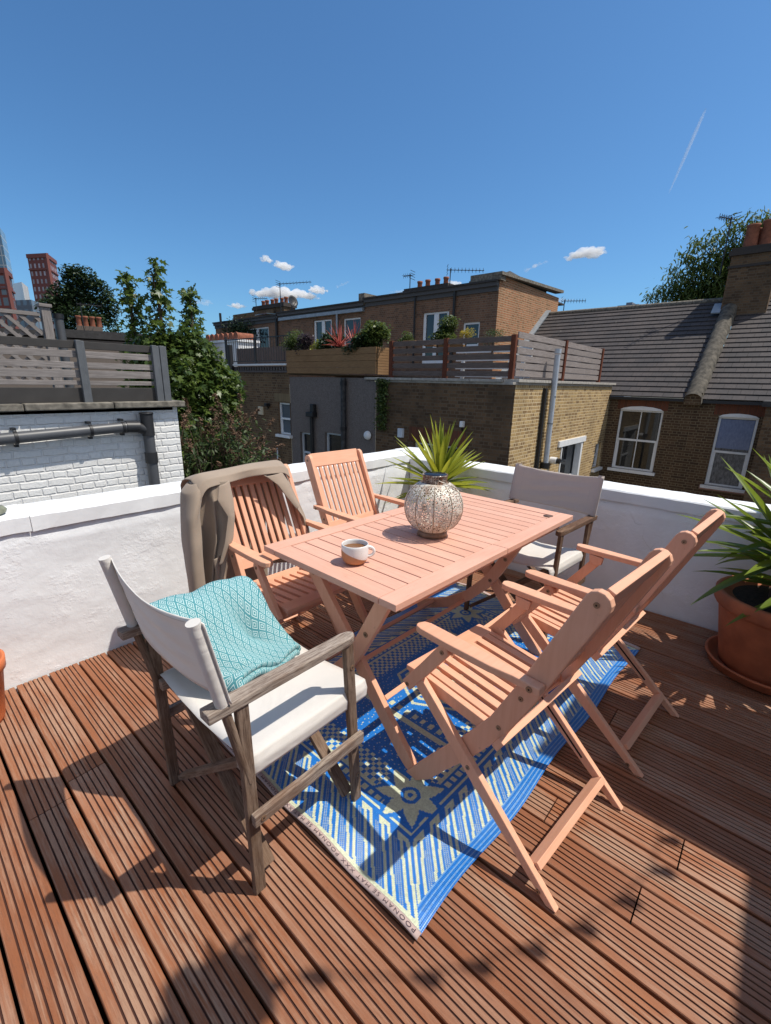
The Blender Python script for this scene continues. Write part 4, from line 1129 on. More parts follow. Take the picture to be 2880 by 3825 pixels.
mb = MB()
for k in range(10): mb.box((XF+.19, 7.99, 1.59+.03+k*.066), (.46, .03, .060))
mb.build('end_boards', PLANTERW, pl, world=True, bevel=.003)
mb = MB(); mb.box((XF+.19, 9.84, 2.0), (.42, 3.6, .42)); mb.build('soil', SOIL, pl, world=True)
mb = MB(); mb.bar((XF+.2, 7.2, 2.36), (XF+2.2, 7.9, 2.42), .30, .05); mb.bar((XF+2.2, 7.9, 2.42), (XF+2.4, 7.0, 2.40), .25, .05)
tag(mb.build('timber_ledge', PLANTERW), 'pale timber ledge with low plants behind the slatted screen', 'ledge')

# --- left brown brick extension with railings
lb = thing('brick_extension', 'brown brick rear extension with a white sash window, behind the buddleia', 'building', (12, 14, ZG))
mb = MB(); op = [(.02, .62, zz(-.27), zz(.72))]
wallq(mb, (XF-.02, 11.63, ZG), (0,1,0), 5.2, zz(1.62), op, .12, NX)
mb.add([(XF-.02, 11.63, 1.62), (XH, 11.63, 1.62), (XH, 16.83, 1.62), (XF-.02, 16.83, 1.62)], [(0,1,2,3)], uv=[[(0,0)]*4])
mb.build('rear_wall', BRK_L, lb, world=True)
window(lb, (XF-.02, 11.63, ZG), (0,1,0), NX, *op[0], depth=.08, glass=GLASSB)
mb = MB(); mb.box((XF+.05, 14.2, 1.86), (.34, 5.1, .05)); mb.build('white_ledge', WHITEP, lb, world=True)
mb = MB()
for k in range(34): mb.box((XF-.04, 11.75+k*.145, 1.74), (.05, .075, .10))
mb.box((XF-.02, 14.2, 1.655), (.12, 5.1, .05)); mb.box((XF+.02, 14.2, 1.73), (.03, 5.1, .15)); mb.build('dentil_course', simple('sooty_dentils', (.10, .085, .08), .9), lb, world=True)
mb = MB(); wallq(mb, (XF-.028, 11.63, .75), (0,1,0), .80, .25, (), .1, NX); mb.build('brick_arch', mat_brick('buff_arch', (.26, .19, .11), (.2, .14, .08), (.2, .16, .1), w=.075, h=.4), lb, world=True)
for nm, lab, y, r, z0, z1 in (('drainpipe', 'thick black soil pipe standing proud of the brown brick wall', 14.7, .09, -6, 2.5), ('drainpipe', 'thin white waste pipe low on the brown brick wall by the jacket', 12.25, .022, -6, -.72)):
    t_ = thing(nm, lab, 'drainpipe', (XF-.12, y, -1)); mb = MB(); mb.tube([(XF-.13, y, z1), (XF-.13, y, z0)], r, 12); mb.build('pipe', BLACKMETAL if r > .05 else WHITED, t_, world=True)
    mb = MB(); mb.tube([(XF-.13, y, z1-1.9), (XF-.13, y, z1-1.8)], r*1.25, 12); mb.build('collar', BLACKMETAL, t_, world=True)
t_ = thing('extractor_vent', 'cream square vent cover on the brown brick wall', 'vent', (XF-.06, 13.18, .4)); mb = MB(); mb.box((XF-.05, 13.18, .41), (.06, .27, .27)); mb.build('cover', simple('cream_plastic', (.55, .47, .33), .5), t_, world=True, bevel=.015)
t_ = thing('wall_spotlight', 'small black spotlight beside the cream vent on brown brick', 'light', (XF-.06, 12.8, .62)); mb = MB(); mb.box((XF-.10, 12.74, .62), (.16, .13, .10)); mb.bar((XF, 12.8, .5), (XF-.08, 12.78, .62), .05, .05); mb.build('housing', BLACKMETAL, t_, world=True, bevel=.015)
t_ = thing('metal_railing', 'black metal railing along the white roof ledge left of the planter', 'railing', (XF+.15, 13.6, 1.9))
mb = MB(); mb.box((XF+.15, 13.6, 2.70), (.03, 3.8, .03)); mb.box((XF+.15, 13.6, 1.98), (.03, 3.8, .03)); mb.build('rail', BLACKMETAL, t_, world=True)
for k in range(28):
    mb = MB(); mb.box((XF+.15, 11.78+k*.137, 2.34), (.014, .014, .72)); mb.build('baluster', BLACKMETAL, t_, world=True)
for y in (11.75, 13.6, 15.4):
    mb = MB(); mb.box((XF+.15, y, 2.33), (.06, .06, .95)); mb.build('post', BLACKMETAL, t_, world=True)
t_ = thing('board_fence', 'brown vertical board fence on the roof behind the black railing', 'fence', (XF+2.4, 16.4, 1.62))
for k in range(30):
    mb = MB(); mb.box((XF+2.6, 14.2+k*.155, 2.16), (.03, .148, 1.02 + random.uniform(-.03, .03))); mb.build('board', FENCE_W, t_, world=True)
t_ = thing('chimney_stack', 'white painted stack with a row of terracotta pots left of the railing', 'chimney', (12, 20, 1.6))
mb = MB(); mb.box((12.2, 20.6, 2.3), (1.0, 3.0, 1.5)); mb.box((12.2, 20.6, 3.06), (1.15, 3.15, .10)); mb.build('stack', COPE, t_, world=True)
for k in range(7):
    mb = MB(); y = 19.35+k*.42; mb.tube([(11.75, y, 3.24), (12.6, y, 3.24)], .17, 14); mb.tube([(11.74, y, 3.24), (11.80, y, 3.24)], .19, 14); mb.build('pot', TERRA_DULL, t_, world=True)

# --- row of loft conversions behind (plane x = 15.4)
lofts = thing('terraced_house', 'brown brick loft storey with french doors and a red brick gable end', 'building', (18, 11.5, ZG))
LZ = 1.2
def loft(parent, y0, y1, ztop, ops, styles, matw, coping=True):
    mb = MB(); wallq(mb, (XH, y0, LZ), (0,1,0), y1-y0, ztop-LZ, ops, .12, NX)
    mb.build('rear_wall', matw, parent, world=True)
    for o, st in zip(ops, styles): window(parent, (XH, y0, LZ), (0,1,0), NX, *o, style=st, depth=.08, sill=False, fw=.07)
    mb = MB(); mb.box(((XH+21)/2+.1, (y0+y1)/2, ztop+.02), (6.2, y1-y0-.01, .06)); mb.build('flat_roof', TAR, parent, world=True)
    mb = MB(); mb.box((XH-.06, (y0+y1)/2, ztop-.04), (.16, y1-y0-.02, .20)); mb.box((XH-.03, (y0+y1)/2, ztop-.22), (.05, y1-y0-.02, .16)); mb.build('fascia', simple('grey_fascia', (.075, .072, .072), .7), parent, world=True)
loft(lofts, 8.4, 14.8, 4.82, [(.66, 1.37, 1.55, 2.38), (2.02, 3.25, .9, 2.85)], ['plain', 'french'], BRK_LOFT)
mb = MB(); wallq(mb, (XH, 8.4, LZ), (1,0,0), 5.3, 5.02-LZ, (), .1, NY); mb.add([(20.7, 8.4, LZ), (20.7, 8.4, 5.0), (20.7, 14.8, 5.0), (20.7, 14.8, LZ)], [(0,1,2,3)], uv=[[(0,0)]*4]); mb.build('gable_wall', BRK_RED, lofts, world=True)
mb = MB(); mb.bar((XH-.15, 8.42, 5.05), (20.75, 8.42, 5.25), .36, .10); mb.box((XH+.05, 8.9, 4.98), (.35, 1.2, .25)); mb.build('coping', CONC, lofts, world=True)
mb = MB(); mb.add([(16.5, 8.7, 5.15), (19.6, 8.7, 5.25), (19.6, 10.2, 5.25), (16.5, 10.2, 5.15), (18, 9.4, 5.72)], [(0,1,4), (1,2,4), (2,3,4), (3,0,4)]); mb.box((18.05, 9.4, 5.14), (3.3, 1.7, .10)); mb.build('roof_hatch', TAR, lofts, world=True)
mb = MB(); mb.tube([(XH-.09, 10.15, 4.75), (XH-.09, 10.15, 2)], .05, 8); mb.tube([(XH-.09, 12.0, 4.75), (XH-.09, 12.0, 2)], .035, 8); mb.build('downpipe', BLACKMETAL, lofts, world=True)
def pots(parent, x, y0, n, dy, z, r=.11, h=.34):
    for k in range(n):
        m = MB(); m.lathe([(r*1.05, 0), (r*.92, h*.7), (r*1.12, h*.8), (r*1.12, h), (r*.85, h), (r*.8, h*.6)], (x + .05*(k % 2), y0+k*dy, z), 16); m.build('pot', TERRA_DULL, parent, world=True)
def stack(name, label, c, s, pz, np_, py0, dpy, px=0, mat=BRK_H):
    t = thing(name, label, 'chimney', (c[0], c[1], c[2]-s[2]/2))
    m = MB(); M = [(c[0], c[1]-s[1]/2, (1,0,0)), ]
    x0, x1, y0, y1, z0, z1 = c[0]-s[0]/2, c[0]+s[0]/2, c[1]-s[1]/2, c[1]+s[1]/2, c[2]-s[2]/2, c[2]+s[2]/2
    wallq(m, (x0, y0, z0), (1,0,0), s[0], s[2], (), .1, NY); wallq(m, (x0, y0, z0), (0,1,0), s[1], s[2], (), .1, NX)
    wallq(m, (x0, y1, z0), (1,0,0), s[0], s[2], (), .1, (0,1,0)); wallq(m, (x1, y0, z0), (0,1,0), s[1], s[2], (), .1, (1,0,0))
    m.build('stack', mat, t, world=True)
    m = MB(); m.box((c[0], c[1], z1-.04), (s[0]+.14, s[1]+.14, .14)); m.box((c[0], c[1], z1+.07), (s[0]+.06, s[1]+.06, .08)); m.box((c[0], c[1], z1-.42), (s[0]+.08, s[1]+.08, .07)); m.build('cap', simple('sooty_cap', (.05, .042, .038), .95), t, world=True)
    pots(t, c[0]+px, py0, np_, dpy, z1+.11)
    return t
stack('chimney_stack', 'low far stack with four terracotta pots above the french doors', (17.6, 12.9, 4.95), (.9, 2.3, .72), 0, 4, 12.15, .48)
l2 = thing('terraced_house', 'brown brick loft storey with white double doors behind the red cordyline', 'building', (18, 18, ZG))
loft(l2, 14.8, 21.05, 4.72, [(.3, 1.4, 1.2, 2.95), (2.2, 3.52, 1.2, 3.0)], ['plain', 'french'], BRK_LOFT)
mb = MB(); mb.box((18, 14.95, 4.85), (5.4, .35, .45)); mb.build('party_wall', CONC, l2, world=True)
mb = MB(); mb.box((XH-.05, 17.9, 4.42), (.2, 6.1, .14)); mb.tube([(XH-.12, 16.5, 4.4), (XH-.12, 16.5, 2)], .05, 8); mb.build('gutter', LEAD, l2, world=True)
l3 = thing('terraced_house', 'ivy patched brick loft storey with a wide white window at the far left', 'building', (18, 24, ZG))
loft(l3, 21.05, 27.6, 4.62, [(1.0, 3.3, .95, 2.95)], ['french'], BRK_LOFT)
mb = MB(); wallq(mb, (XH+1.2, 23.2, 4.5), (0,1,0), 4.3, .75, (), .1, NX); mb.build('parapet', BRK_L, l3, world=True)
mb = MB(); mb.tube([(XH-.1, 21.2, 4.7), (XH-.1, 21.2, 2)], .06, 8); mb.tube([(XH-.3, 26.4, 5.1), (XH-.3, 26.4, 4.4)], .07, 8); mb.build('downpipe', BLACKMETAL, l3, world=True)
mb = MB(); mb.bar((XH-.1, 21.6, 4.75), (XH+.9, 24.2, 4.95), .5, .05); mb.build('roof_light', GLASSB, l3, world=True)
stack('chimney_stack', 'far left stack with six terracotta pots beside the satellite dish', (17.2, 24.0, 4.95), (.8, 3.0, 1.05), 0, 6, 22.8, .46)

# --- right hand tiled house
rh = thing('terraced_house', 'slate roofed house with an arched white sash window and a lichen party wall', 'building', (18, 5, ZG))
mb = MB(); op = [(2.75-2.05, 3.92-2.05, zz(-1.05), zz(.76))]
wallq(mb, (XH, 2.05, ZG), (0,1,0), 8.4-2.05, zz(1.12), op, .12, NX); mb.build('rear_wall', BRK_H, rh, world=True)
w1 = window(rh, (XH, 2.05, ZG), (0,1,0), NX, *op[0], depth=.07, glass=mat_glass('mirror_dark_glass', (.012, .012, .012), .02), bars=1)
mb = MB(); wallq(mb, (XH-.008, 2.65, .77), (0,1,0), 1.36, .27, (), .1, NX); mb.build('brick_arch', REDARCH, rh, world=True)
mb = MB(); mb.prism([(-.58, 0), (.58, 0), (.5, .05), (.3, .095), (0, .115), (-.3, .095), (-.5, .05)], (XH-.03, 3.335, .755), (0,1,0), (0,0,1), (1,0,0), 0, .05); mb.build('arched_head', WHITEP, rh, world=True)
nh = thing('terraced_house', 'slate roofed house with a lace curtained sash window at the right edge', 'building', (18, -2, ZG))
mb = MB(); op2 = [(.56+6, 1.42+6, zz(-1.2), zz(.70))]
wallq(mb, (XH, -6, ZG), (0,1,0), 8.05, zz(1.12), op2, .12, NX); mb.build('rear_wall', BRK_H, nh, world=True)
lace = NT('lace_painted_sky_tint'); lo = lace.coord('Object'); ls = lace.new('ShaderNodeSeparateXYZ'); lace.link(lo, ls.inputs[0])
ln = lace.noise(lace.coord('Object', (1, 9, 4)), 3, 5)
lace.base(lace.mix(ln, (.035, .06, .15), (.16, .22, .40))).rough(.15).spec(.6)  # lace with the blue sky reflection painted into its colour
lace2 = NT('lace_curtain_dark'); ln2 = lace2.noise(lace2.coord('Object', (1, 9, 4)), 3, 6); lace2.base(lace2.ramp(ln2, [(.35, (.02, .02, .025)), (.7, (.14, .14, .15))])).rough(.1).spec(.5)
w2 = window(nh, (XH, -6, ZG), (0,1,0), NX, *op2[0], depth=.07, glass=lace2.m)
mb = MB(); mb.box((XH+.052, .99, .24), (.01, .74, .78)); mb.build('curtain', lace.m, w2, world=True)
mb = MB(); wallq(mb, (XH-.008, .45, .74), (0,1,0), 1.1, .30, (), .1, NX); mb.build('brick_arch', REDARCH, nh, world=True)
mb = MB(); mb.prism([(-.44, 0), (.44, 0), (.36, .05), (.2, .085), (0, .1), (-.2, .085), (-.36, .05)], (XH-.03, .99, .695), (0,1,0), (0,0,1), (1,0,0), 0, .05); mb.build('arched_head', WHITEP, nh, world=True)
mb = MB(); mb.box((XH-.03, .99, -1.27), (.16, 1.05, .10)); mb.build('painted_sill', simple('pink_stone_sill', (.30, .17, .13), .9), nh, world=True)
def mat_tiles():
    t = NT('worn_slate_tiles'); uv = t.new('ShaderNodeTexCoord').outputs['UV']
    b = t.new('ShaderNodeTexBrick'); t.link(uv, b.inputs['Vector']); b.inputs['Scale'].default_value = 1
    b.inputs['Brick Width'].default_value = .27; b.inputs['Row Height'].default_value = .242; b.inputs['Mortar Size'].default_value = .006; b.inputs['Bias'].default_value = -.2
    b.inputs['Color1'].default_value = (.052, .048, .050, 1); b.inputs['Color2'].default_value = (.078, .066, .064, 1); b.inputs['Mortar'].default_value = (.012, .011, .011, 1)
    n = t.noise(uv, .8, 5, .6); n2 = t.noise(uv, 14, 5)
    c = t.mix(t.ramp(n, [(.4, 0.0), (.7, .6)]), b.outputs['Color'], (.105, .088, .082))
    li = t.ramp(t.noise(uv, 7, 3), [(.72, 0.0), (.76, .7)])
    c = t.mix(li, c, (.34, .32, .27)); c = t.mix(t.ramp(n2, [(.35, .35), (.6, 0.0)]), c, (.035, .031, .031))
    t.base(c).rough(.75).spec(.3); t.bump(t.math('ADD', n2, t.math('MULTIPLY', b.outputs['Fac'], -1)), .4, .006); return t.m
ROOFT = mat_tiles()
def tiled_roof(parent, y0, y1, dz=0):
    ex, ez, rx, rz = XH-.14, 1.14+dz, 19.4, 4.20+dz; n = 21
    mb = MB(); up = V((rx-ex, 0, rz-ez)); L = up.length; up.normalize(); nrm = V((-up.z, 0, up.x))
    st = L/n
    for k in range(n):
        a = V((ex, 0, ez)) + up*st*k + nrm*.036; b = V((ex, 0, ez)) + up*(st*(k+1)+.02) + nrm*.006
        lo_ = a - nrm*.032
        rows = [(lo_, k*st), (a, k*st), (b, (k+1)*st)]
        for (p, u0), (q, u1) in zip(rows[:-1], rows[1:]):
            mb.add([(p.x, y0, p.z), (q.x, y0, q.z), (q.x, y1, q.z), (p.x, y1, p.z)], [(0,1,2,3)], uv=[[(y0, u0+.001), (y0, u1), (y1, u1), (y1, u0+.001)]])
    mb.f = [list(reversed(f)) for f in mb.f]; mb.uv = [list(reversed(f)) for f in mb.uv]
    mb.add([(rx, y0, rz), (rx+4, y0, ez), (rx+4, y1, ez), (rx, y1, rz)], [(0,1,2,3)], uv=[[(0,0)]*4])
    mb.build('roof', ROOFT, parent, world=True)
    r = MB()
    kk = int((y1-y0)/.45)
    for i in range(kk): 
        ya = y0 + (y1-y0)*i/kk; r.tube([(rx, ya, rz+.01), (rx, ya+(y1-y0)/kk-.01, rz+.01)], .09, 10)
    r.build('ridge_tiles', CONC, parent, world=True)
    g_ = MB(); g_.box((XH-.09, (y0+y1)/2, 1.09+dz), (.14, y1-y0, .08)); g_.build('gutter', BLACKMETAL, parent, world=True)
tiled_roof(rh, 2.28, 8.38); tiled_roof(nh, -6, 1.86, -.02)
mb = MB()
pp = V((XH-.25, 0, 1.10)); qq = V((18.7, 0, 3.82))
n = 24
def pw(u, v):
    c = pp + (qq-pp)*u; a = math.pi*v
    w = .21 + .012*math.sin(u*60) + .008*math.sin(u*133)
    h = .30 if 0 < v < 1 else 0
    return V((c.x - .6*(.16*math.sin(a) + .02), 2.07 - w*math.cos(a), c.z + .8*(.20*math.sin(a)+.02) - (.12 if v in (0, 1) else 0)))
mb.grid(pw, 60, 10); mb.build('party_wall', simple('dark_lichen_render', (.085, .075, .06), .95, 0, .6, 9, .9), rh, world=True)
mb = MB(); wallq(mb, (XH-.22, 1.86, .98), (0,1,0), .42, .32, (), .1, NX); mb.box((XH-.0, 2.07, 1.12), (.4, .40, .30)); mb.build('wall_end', BRK_H, rh, world=True)
mb = MB(); mb.bar((XH+.25, 8.30, 1.55), (19.5, 8.30, 4.36), .22, .05, (-.6, 0, .8)); mb.build('flashing', LEAD, rh, world=True)
ck = stack('chimney_stack', 'big sooty brick stack with tall terracotta pots at the right edge', (19.3, 1.72, 4.45), (1.35, 1.15, 2.0), 0, 0, 0, 0, mat=BRK_D)
ck_p = [(18.85, 1.92, .62, .17), (18.95, 1.55, .70, .17), (19.3, 1.85, .6, .15), (19.25, 1.30, .66, .17), (19.7, 1.6, .62, .16)]
for x, y, h, r in ck_p:
    m = MB(); m.lathe([(r*1.08, 0), (r*.95, h*.9), (r*1.05, h*.93), (r*1.05, h), (r*.8, h), (r*.75, h*.6)], (x, y, 5.56), 20); m.build('pot', TERRA_DULL, ck, world=True)
mb = MB(); mb.bar((18.5, 2.35, 3.72), (18.95, 2.35, 4.05), .34, .04, (-.6, 0, .8)); mb.build('flashing', LEAD, ck, world=True)
re = thing('brick_extension', 'dark brick rear extension with a felt roof edge at the far right', 'building', (14, -3, ZG))
mb = MB(); wallq(mb, (13.6, -6, ZG), (0,1,0), 6.42, zz(1.05), (), .1, NX); wallq(mb, (13.6, .42, ZG), (1,0,0), 1.8, zz(1.05), (), .1, (0,1,0)); mb.build('rear_wall', BRK_D, re, world=True)
mb = MB(); mb.box((14.5, -2.75, 1.11), (2.0, 6.5, .12)); mb.build('roof_edge', TAR, re, world=True)

# --- aerials and a dish
def aerial(label, x, y, z0, z1, boom, n=7, style='yagi', rot=0):
    t = thing('tv_aerial', label, 'aerial', (x, y, z0))
    m = MB(); m.tube([(x, y, z0), (x, y, z1)], .02, 6); m.build('mast', BLACKMETAL, t, world=True)
    d = V((math.cos(rot), math.sin(rot), 0)); s = V((-d.y, d.x, 0)); c = V((x, y, z1-.06)); m = MB()
    m.tube([c - d*.15, c + d*boom], .014, 5)
    for k in range(n):
        p = c + d*(boom*k/(n-1)*.95 + .03); m.tube([p - s*.11*0 - V((0, 0, .09)), p + V((0, 0, .09))], .008, 4); m.tube([p - s*.13, p + s*.13], .008, 4)
    for z in (-.15, -.05, .05, .15): m.tube([c - d*.12 + V((0,0,z)) - s*.2, c - d*.12 + V((0,0,z)) + s*.2], .01, 4)
    m.build('array', BLACKMETAL, t, world=True); return t
aerial('tall mast aerial with a long boom over the far left loft roof', 16, 21.7, 4.7, 6.35, 1.9, 10, rot=R(-70))
aerial('short aerial beside the far left terracotta pots', 16.4, 24.6, 5.2, 5.95, .7, 6, rot=R(-60))
aerial('square mesh aerial on a straight mast above the french door loft', 16.2, 13.0, 4.8, 5.75, .3, 4, rot=R(100))
aerial('leaning aerial with a long boom right of the four chimney pots', 16.2, 11.0, 4.8, 5.70, 1.3, 10, rot=R(-50))
aerial('small aerial standing beyond the slate roof ridge near the red gable', 22, 8.65, 4.2, 5.15, .9, 8, rot=R(-60))
aerial('spidery aerial fixed to the big sooty chimney stack', 19.0, 2.55, 4.9, 6.55, .5, 6, rot=R(150))
t_ = thing('satellite_dish', 'dark satellite dish on the loft roof edge at the left', 'satellite dish', (15.9, 20.6, 4.8))
mb = MB(); mb.tube([(15.9, 20.6, 4.7), (15.9, 20.6, 5.15)], .03, 6); mb.build('mast', BLACKMETAL, t_, world=True)
mb = MB(); M = Matrix.Rotation(R(70), 3, 'X')
pr = [(.0, 0), (.12, .012), (.22, .04), (.30, .08)]
q = MB(); q.lathe(pr, seg=20); mb.add([V((15.85, 20.5, 5.3)) + M @ V(p) for p in q.v], q.f, smooth=True); mb.build('reflector', BLACKMETAL, t_, world=True, solid=.01)
mb = MB(); mb.tube([(15.85, 20.4, 5.1), (15.6, 19.9, 5.2)], .015, 5); mb.build('arm', BLACKMETAL, t_, world=True)
t_ = thing('distant_flats', 'hazy grey flat block peeping over the slate roof ridge', 'building', (116, 31, ZG))
mb = MB(); mb.box((116, 30.6, 6), (6, 4.2, 24.6)); mb.build('block', simple('distant_grey', (.20, .22, .26), .8), t_, world=True)
mb = MB(); mb.box((116, 30.8, 18.6), (3, 1.2, .8)); mb.build('plant_room', simple('distant_grey_dark', (.14, .16, .2), .8), t_, world=True)

# ------------------------------------------------------------------ left neighbour
YN = 5.3
nb = thing('brick_house', 'white painted brick house wall with a lichen coping beyond the left parapet', 'building', (-.8, 7, ZG))
mb = MB(); wallq(mb, (-5, YN, ZG), (1,0,0), 7.40, zz(1.10), (), .1, NY); wallq(mb, (2.40, YN, ZG), (0,1,0), 4, zz(1.10), (), .1, (1,0,0))
mb.build('wall', BRK_W, nb, world=True)
mb = MB(); mb.box((-1.3, 7.3, 1.09), (7.3, 4, .06)); mb.build('flat_roof', TAR, nb, world=True)
for k in range(10):
    mb = MB(); L_ = .745; x = -5 + k*L_ + L_/2; mb.box((x+.02, YN+.07, 1.125 + random.uniform(-.004, .004)), (L_-.008, .30, .066)); mb.build('coping_stone', CONC, nb, world=True, bevel=.01)
pp_ = thing('drainpipe', 'grey plastic drainpipe running along the white painted brick wall', 'drainpipe', (.8, YN-.1, .8))
PL = lambda x: .877 + (x-1.17)*.046
mb = MB(); mb.tube([(-5, YN-.09, PL(-5)), (1.84, YN-.09, PL(1.84))], .052, 18); mb.build('pipe', GREYPIPE, pp_, world=True)
mb = MB(); mb.tube([(2.02, YN-.09, 1.02), (2.02, YN-.09, ZG)], .056, 18); mb.build('pipe', GREYPIPE, pp_, world=True)
mb = MB(); mb.tube([(1.80, YN-.09, PL(1.80)), (1.93, YN-.09, .90)], .060, 18); mb.tube([(1.90, YN-.09, .905), (2.0, YN-.09, .86)], .056, 14)
mb.tube([(2.02, YN-.09, 1.03), (2.02, YN-.09, .80)], .064, 18); mb.lathe([(.064, 1.03), (.070, 1.03), (.070, 1.045), (.064, 1.05), (.05, 1.05)], (2.02, YN-.09, 0), 18)
mb.build('fitting', simple('black_fitting', (.022, .022, .024), .45), pp_, world=True)
mb = MB(); mb.tube([(2.02, YN-.09, .62), (2.02, YN-.09, .50)], .065, 18); mb.build('coupling', bpy.data.materials['black_fitting'], pp_, world=True)
for x in (-.3, .86, 1.46, 1.76):
    mb = MB(); mb.tube([(x, YN-.09, PL(x)), (x+.025, YN-.09, PL(x))], .060, 18); mb.box((x+.012, YN-.045, PL(x)+.075), (.03, .09, .022)); mb.box((x+.012, YN-.045, PL(x)-.075), (.03, .06, .022)); mb.build('bracket', BLACKMETAL, pp_, world=True)
mb = MB(); mb.box((2.02, YN-.04, .17), (.17, .03, .03)); mb.tube([(2.02, YN-.09, .185), (2.02, YN-.09, .155)], .063, 18); mb.build('bracket', BLACKMETAL, pp_, world=True)
fn = thing('slatted_fence', 'grey slatted fence with charcoal bands on top of the white brick wall', 'fence', (.8, YN+.05, 1.16))
for z0, z1, mt, nm in ((1.16, 1.30, FENCE_K, 'base_board'), (1.325, 1.368, FENCE_G, 'slat'), (1.395, 1.468, FENCE_G, 'slat'), (1.485, 1.543, FENCE_G, 'slat'), (1.585, 1.648, FENCE_G, 'slat'), (1.668, 1.738, FENCE_K, 'top_board')):
    for x0, x1 in ((-5, -1.35), (-1.33, 1.50), (1.52, 2.2)):
        mb = MB(); mb.box(((x0+x1)/2, YN+.05, (z0+z1)/2), (x1-x0, .03, z1-z0)); mb.build(nm, mt, fn, world=True, bevel=.003)
for x in (-1.34, .05, 1.51, 2.22, 2.30):
    mb = MB(); mb.box((x, YN+.015, 1.44), (.045 if x < 2 else .05, .05, .61)); mb.box((x+.035, YN+.03, 1.44), (.03, .07, .60)); mb.build('post', SLATE_POST, fn, world=True, bevel=.004)
tr = thing('trellis_fence', 'weathered diagonal trellis panel behind the grey slatted fence', 'fence', (0, 7.5, 1.15))
mb = MB(); mb.box((-1.0, 7.5, 2.16), (5.5, .06, .045)); mb.box((-1.0, 7.5, 1.32), (5.5, .06, .045)); mb.build('frame', FENCE_G, tr, world=True)
mb = MB()
for k in range(44):
    x = -3.7 + k*.155
    for s in (1, -1):
        a, b = V((x, 7.5 + s*.012, 1.32)), V((x + s*.82, 7.5 + s*.012, 2.15))
        for P_, Q_ in ((a, b),):
            if Q_.x > 1.75:
                f = (1.75-P_.x)/(Q_.x-P_.x)
                if f <= 0.02: continue
                Q_ = P_ + (Q_-P_)*f
            if P_.x > 1.75:
                f = (1.75-P_.x)/(Q_.x-P_.x)
                if not 0 <= f < .98: continue
                P_ = P_ + (Q_-P_)*f
            mb.bar(P_, Q_, .012, .042)
mb.build('lattice', FENCE_G, tr, world=True)
mb = MB(); mb.box((1.82, 7.5, 1.70), (.10, .10, 1.10)); mb.box((1.82, 7.5, 2.27), (.14, .14, .04)); mb.build('post', FENCE_G, tr, world=True, bevel=.005)
tp = thing('vent_pipe', 'dark grey vent pipe standing beside the trellis post', 'pipe', (1.98, 7.6, 1.15)); mb = MB(); mb.tube([(1.98, 7.6, 1.1), (1.98, 7.6, 2.16)], .055, 14); mb.build('pipe', GREYPIPE, tp, world=True)
mb = MB(); mb.tube([(1.98, 7.6, 2.14), (1.98, 7.6, 2.2)], .065, 14); mb.build('cap', BLACKMETAL, tp, world=True)

# ------------------------------------------------------------------ distant roofs and towers
def polar(az, d, z=0): return V((d*math.cos(R(az)), d*math.sin(R(az)), z))
fr = thing('distant_house', 'far low roof with a short row of terracotta pots in front of the dark tree', 'house', polar(72.8, 26, ZG))
c = polar(72.9, 26); M = Matrix.Rotation(R(72.9), 3, 'Z')
mb = MB(); mb.box((c.x, c.y, -1.6), (6, 9, 8.8), M); mb.build('wall', BRK_LOFT if False else simple('far_wall', (.16, .13, .11), .9), fr, world=True)
mb = MB(); mb.box((c.x, c.y, 2.95), (6.2, 9.2, .2), M); mb.box((c.x+.3, c.y-1.8, 3.1), (.4, 4, .3), M); mb.build('roof', TAR, fr, world=True)
mb = MB(); mb.box((c.x, c.y, 3.3), (.7, 1.0, .5), M); chim = mb.build('chimney', simple('far_chimney', (.14, .11, .09), .9), fr, world=True)
for k in range(4):
    m = MB(); p = c + M @ V((-.2, -.40+k*.26, 0)); m.lathe([(.11, 0), (.09, .32), (.12, .36), (.12, .42), (.08, .42)], (p.x, p.y, 3.55), 10); m.build('pot', TERRA_DULL, chim, world=True)
aerial('thin aerial in front of the dark tree at the left', *polar(73.4, 25.2)[:2], 3.3, 4.45, .8, 6, rot=R(-10))
fr2 = thing('distant_house', 'far pale gabled roof glimpsed between the saplings and the trellis', 'house', polar(69.5, 30, ZG))
c = polar(69.3, 30); mb = MB(); mb.box((c.x, c.y, -1.5), (6, 7, 9), Matrix.Rotation(R(69), 3, 'Z')); mb.build('wall', simple('far_pale_wall', (.35, .34, .33), .9), fr2, world=True)
mb = MB(); mb.box((c.x, c.y, 3.1), (6.4, 7.4, .25), Matrix.Rotation(R(69), 3, 'Z')); mb.build('roof', TAR, fr2, world=True)
def facade(name, c1, c2, w, h, m):
    t = NT(name); uv = t.new('ShaderNodeTexCoord').outputs['UV']
    b = t.new('ShaderNodeTexBrick'); t.link(uv, b.inputs['Vector']); b.inputs['Scale'].default_value = 1; b.offset = 0
    b.inputs['Brick Width'].default_value = w; b.inputs['Row Height'].default_value = h; b.inputs['Mortar Size'].default_value = m
    b.inputs['Color1'].default_value = (*c1, 1); b.inputs['Color2'].default_value = (*(x*1.7 for x in c1), 1); b.inputs['Mortar'].default_value = (*c2, 1)
    t.base(b.outputs['Color']).rough(t.ramp(b.outputs['Fac'], [(0.0, .15), (1.0, .8)])); return t.m
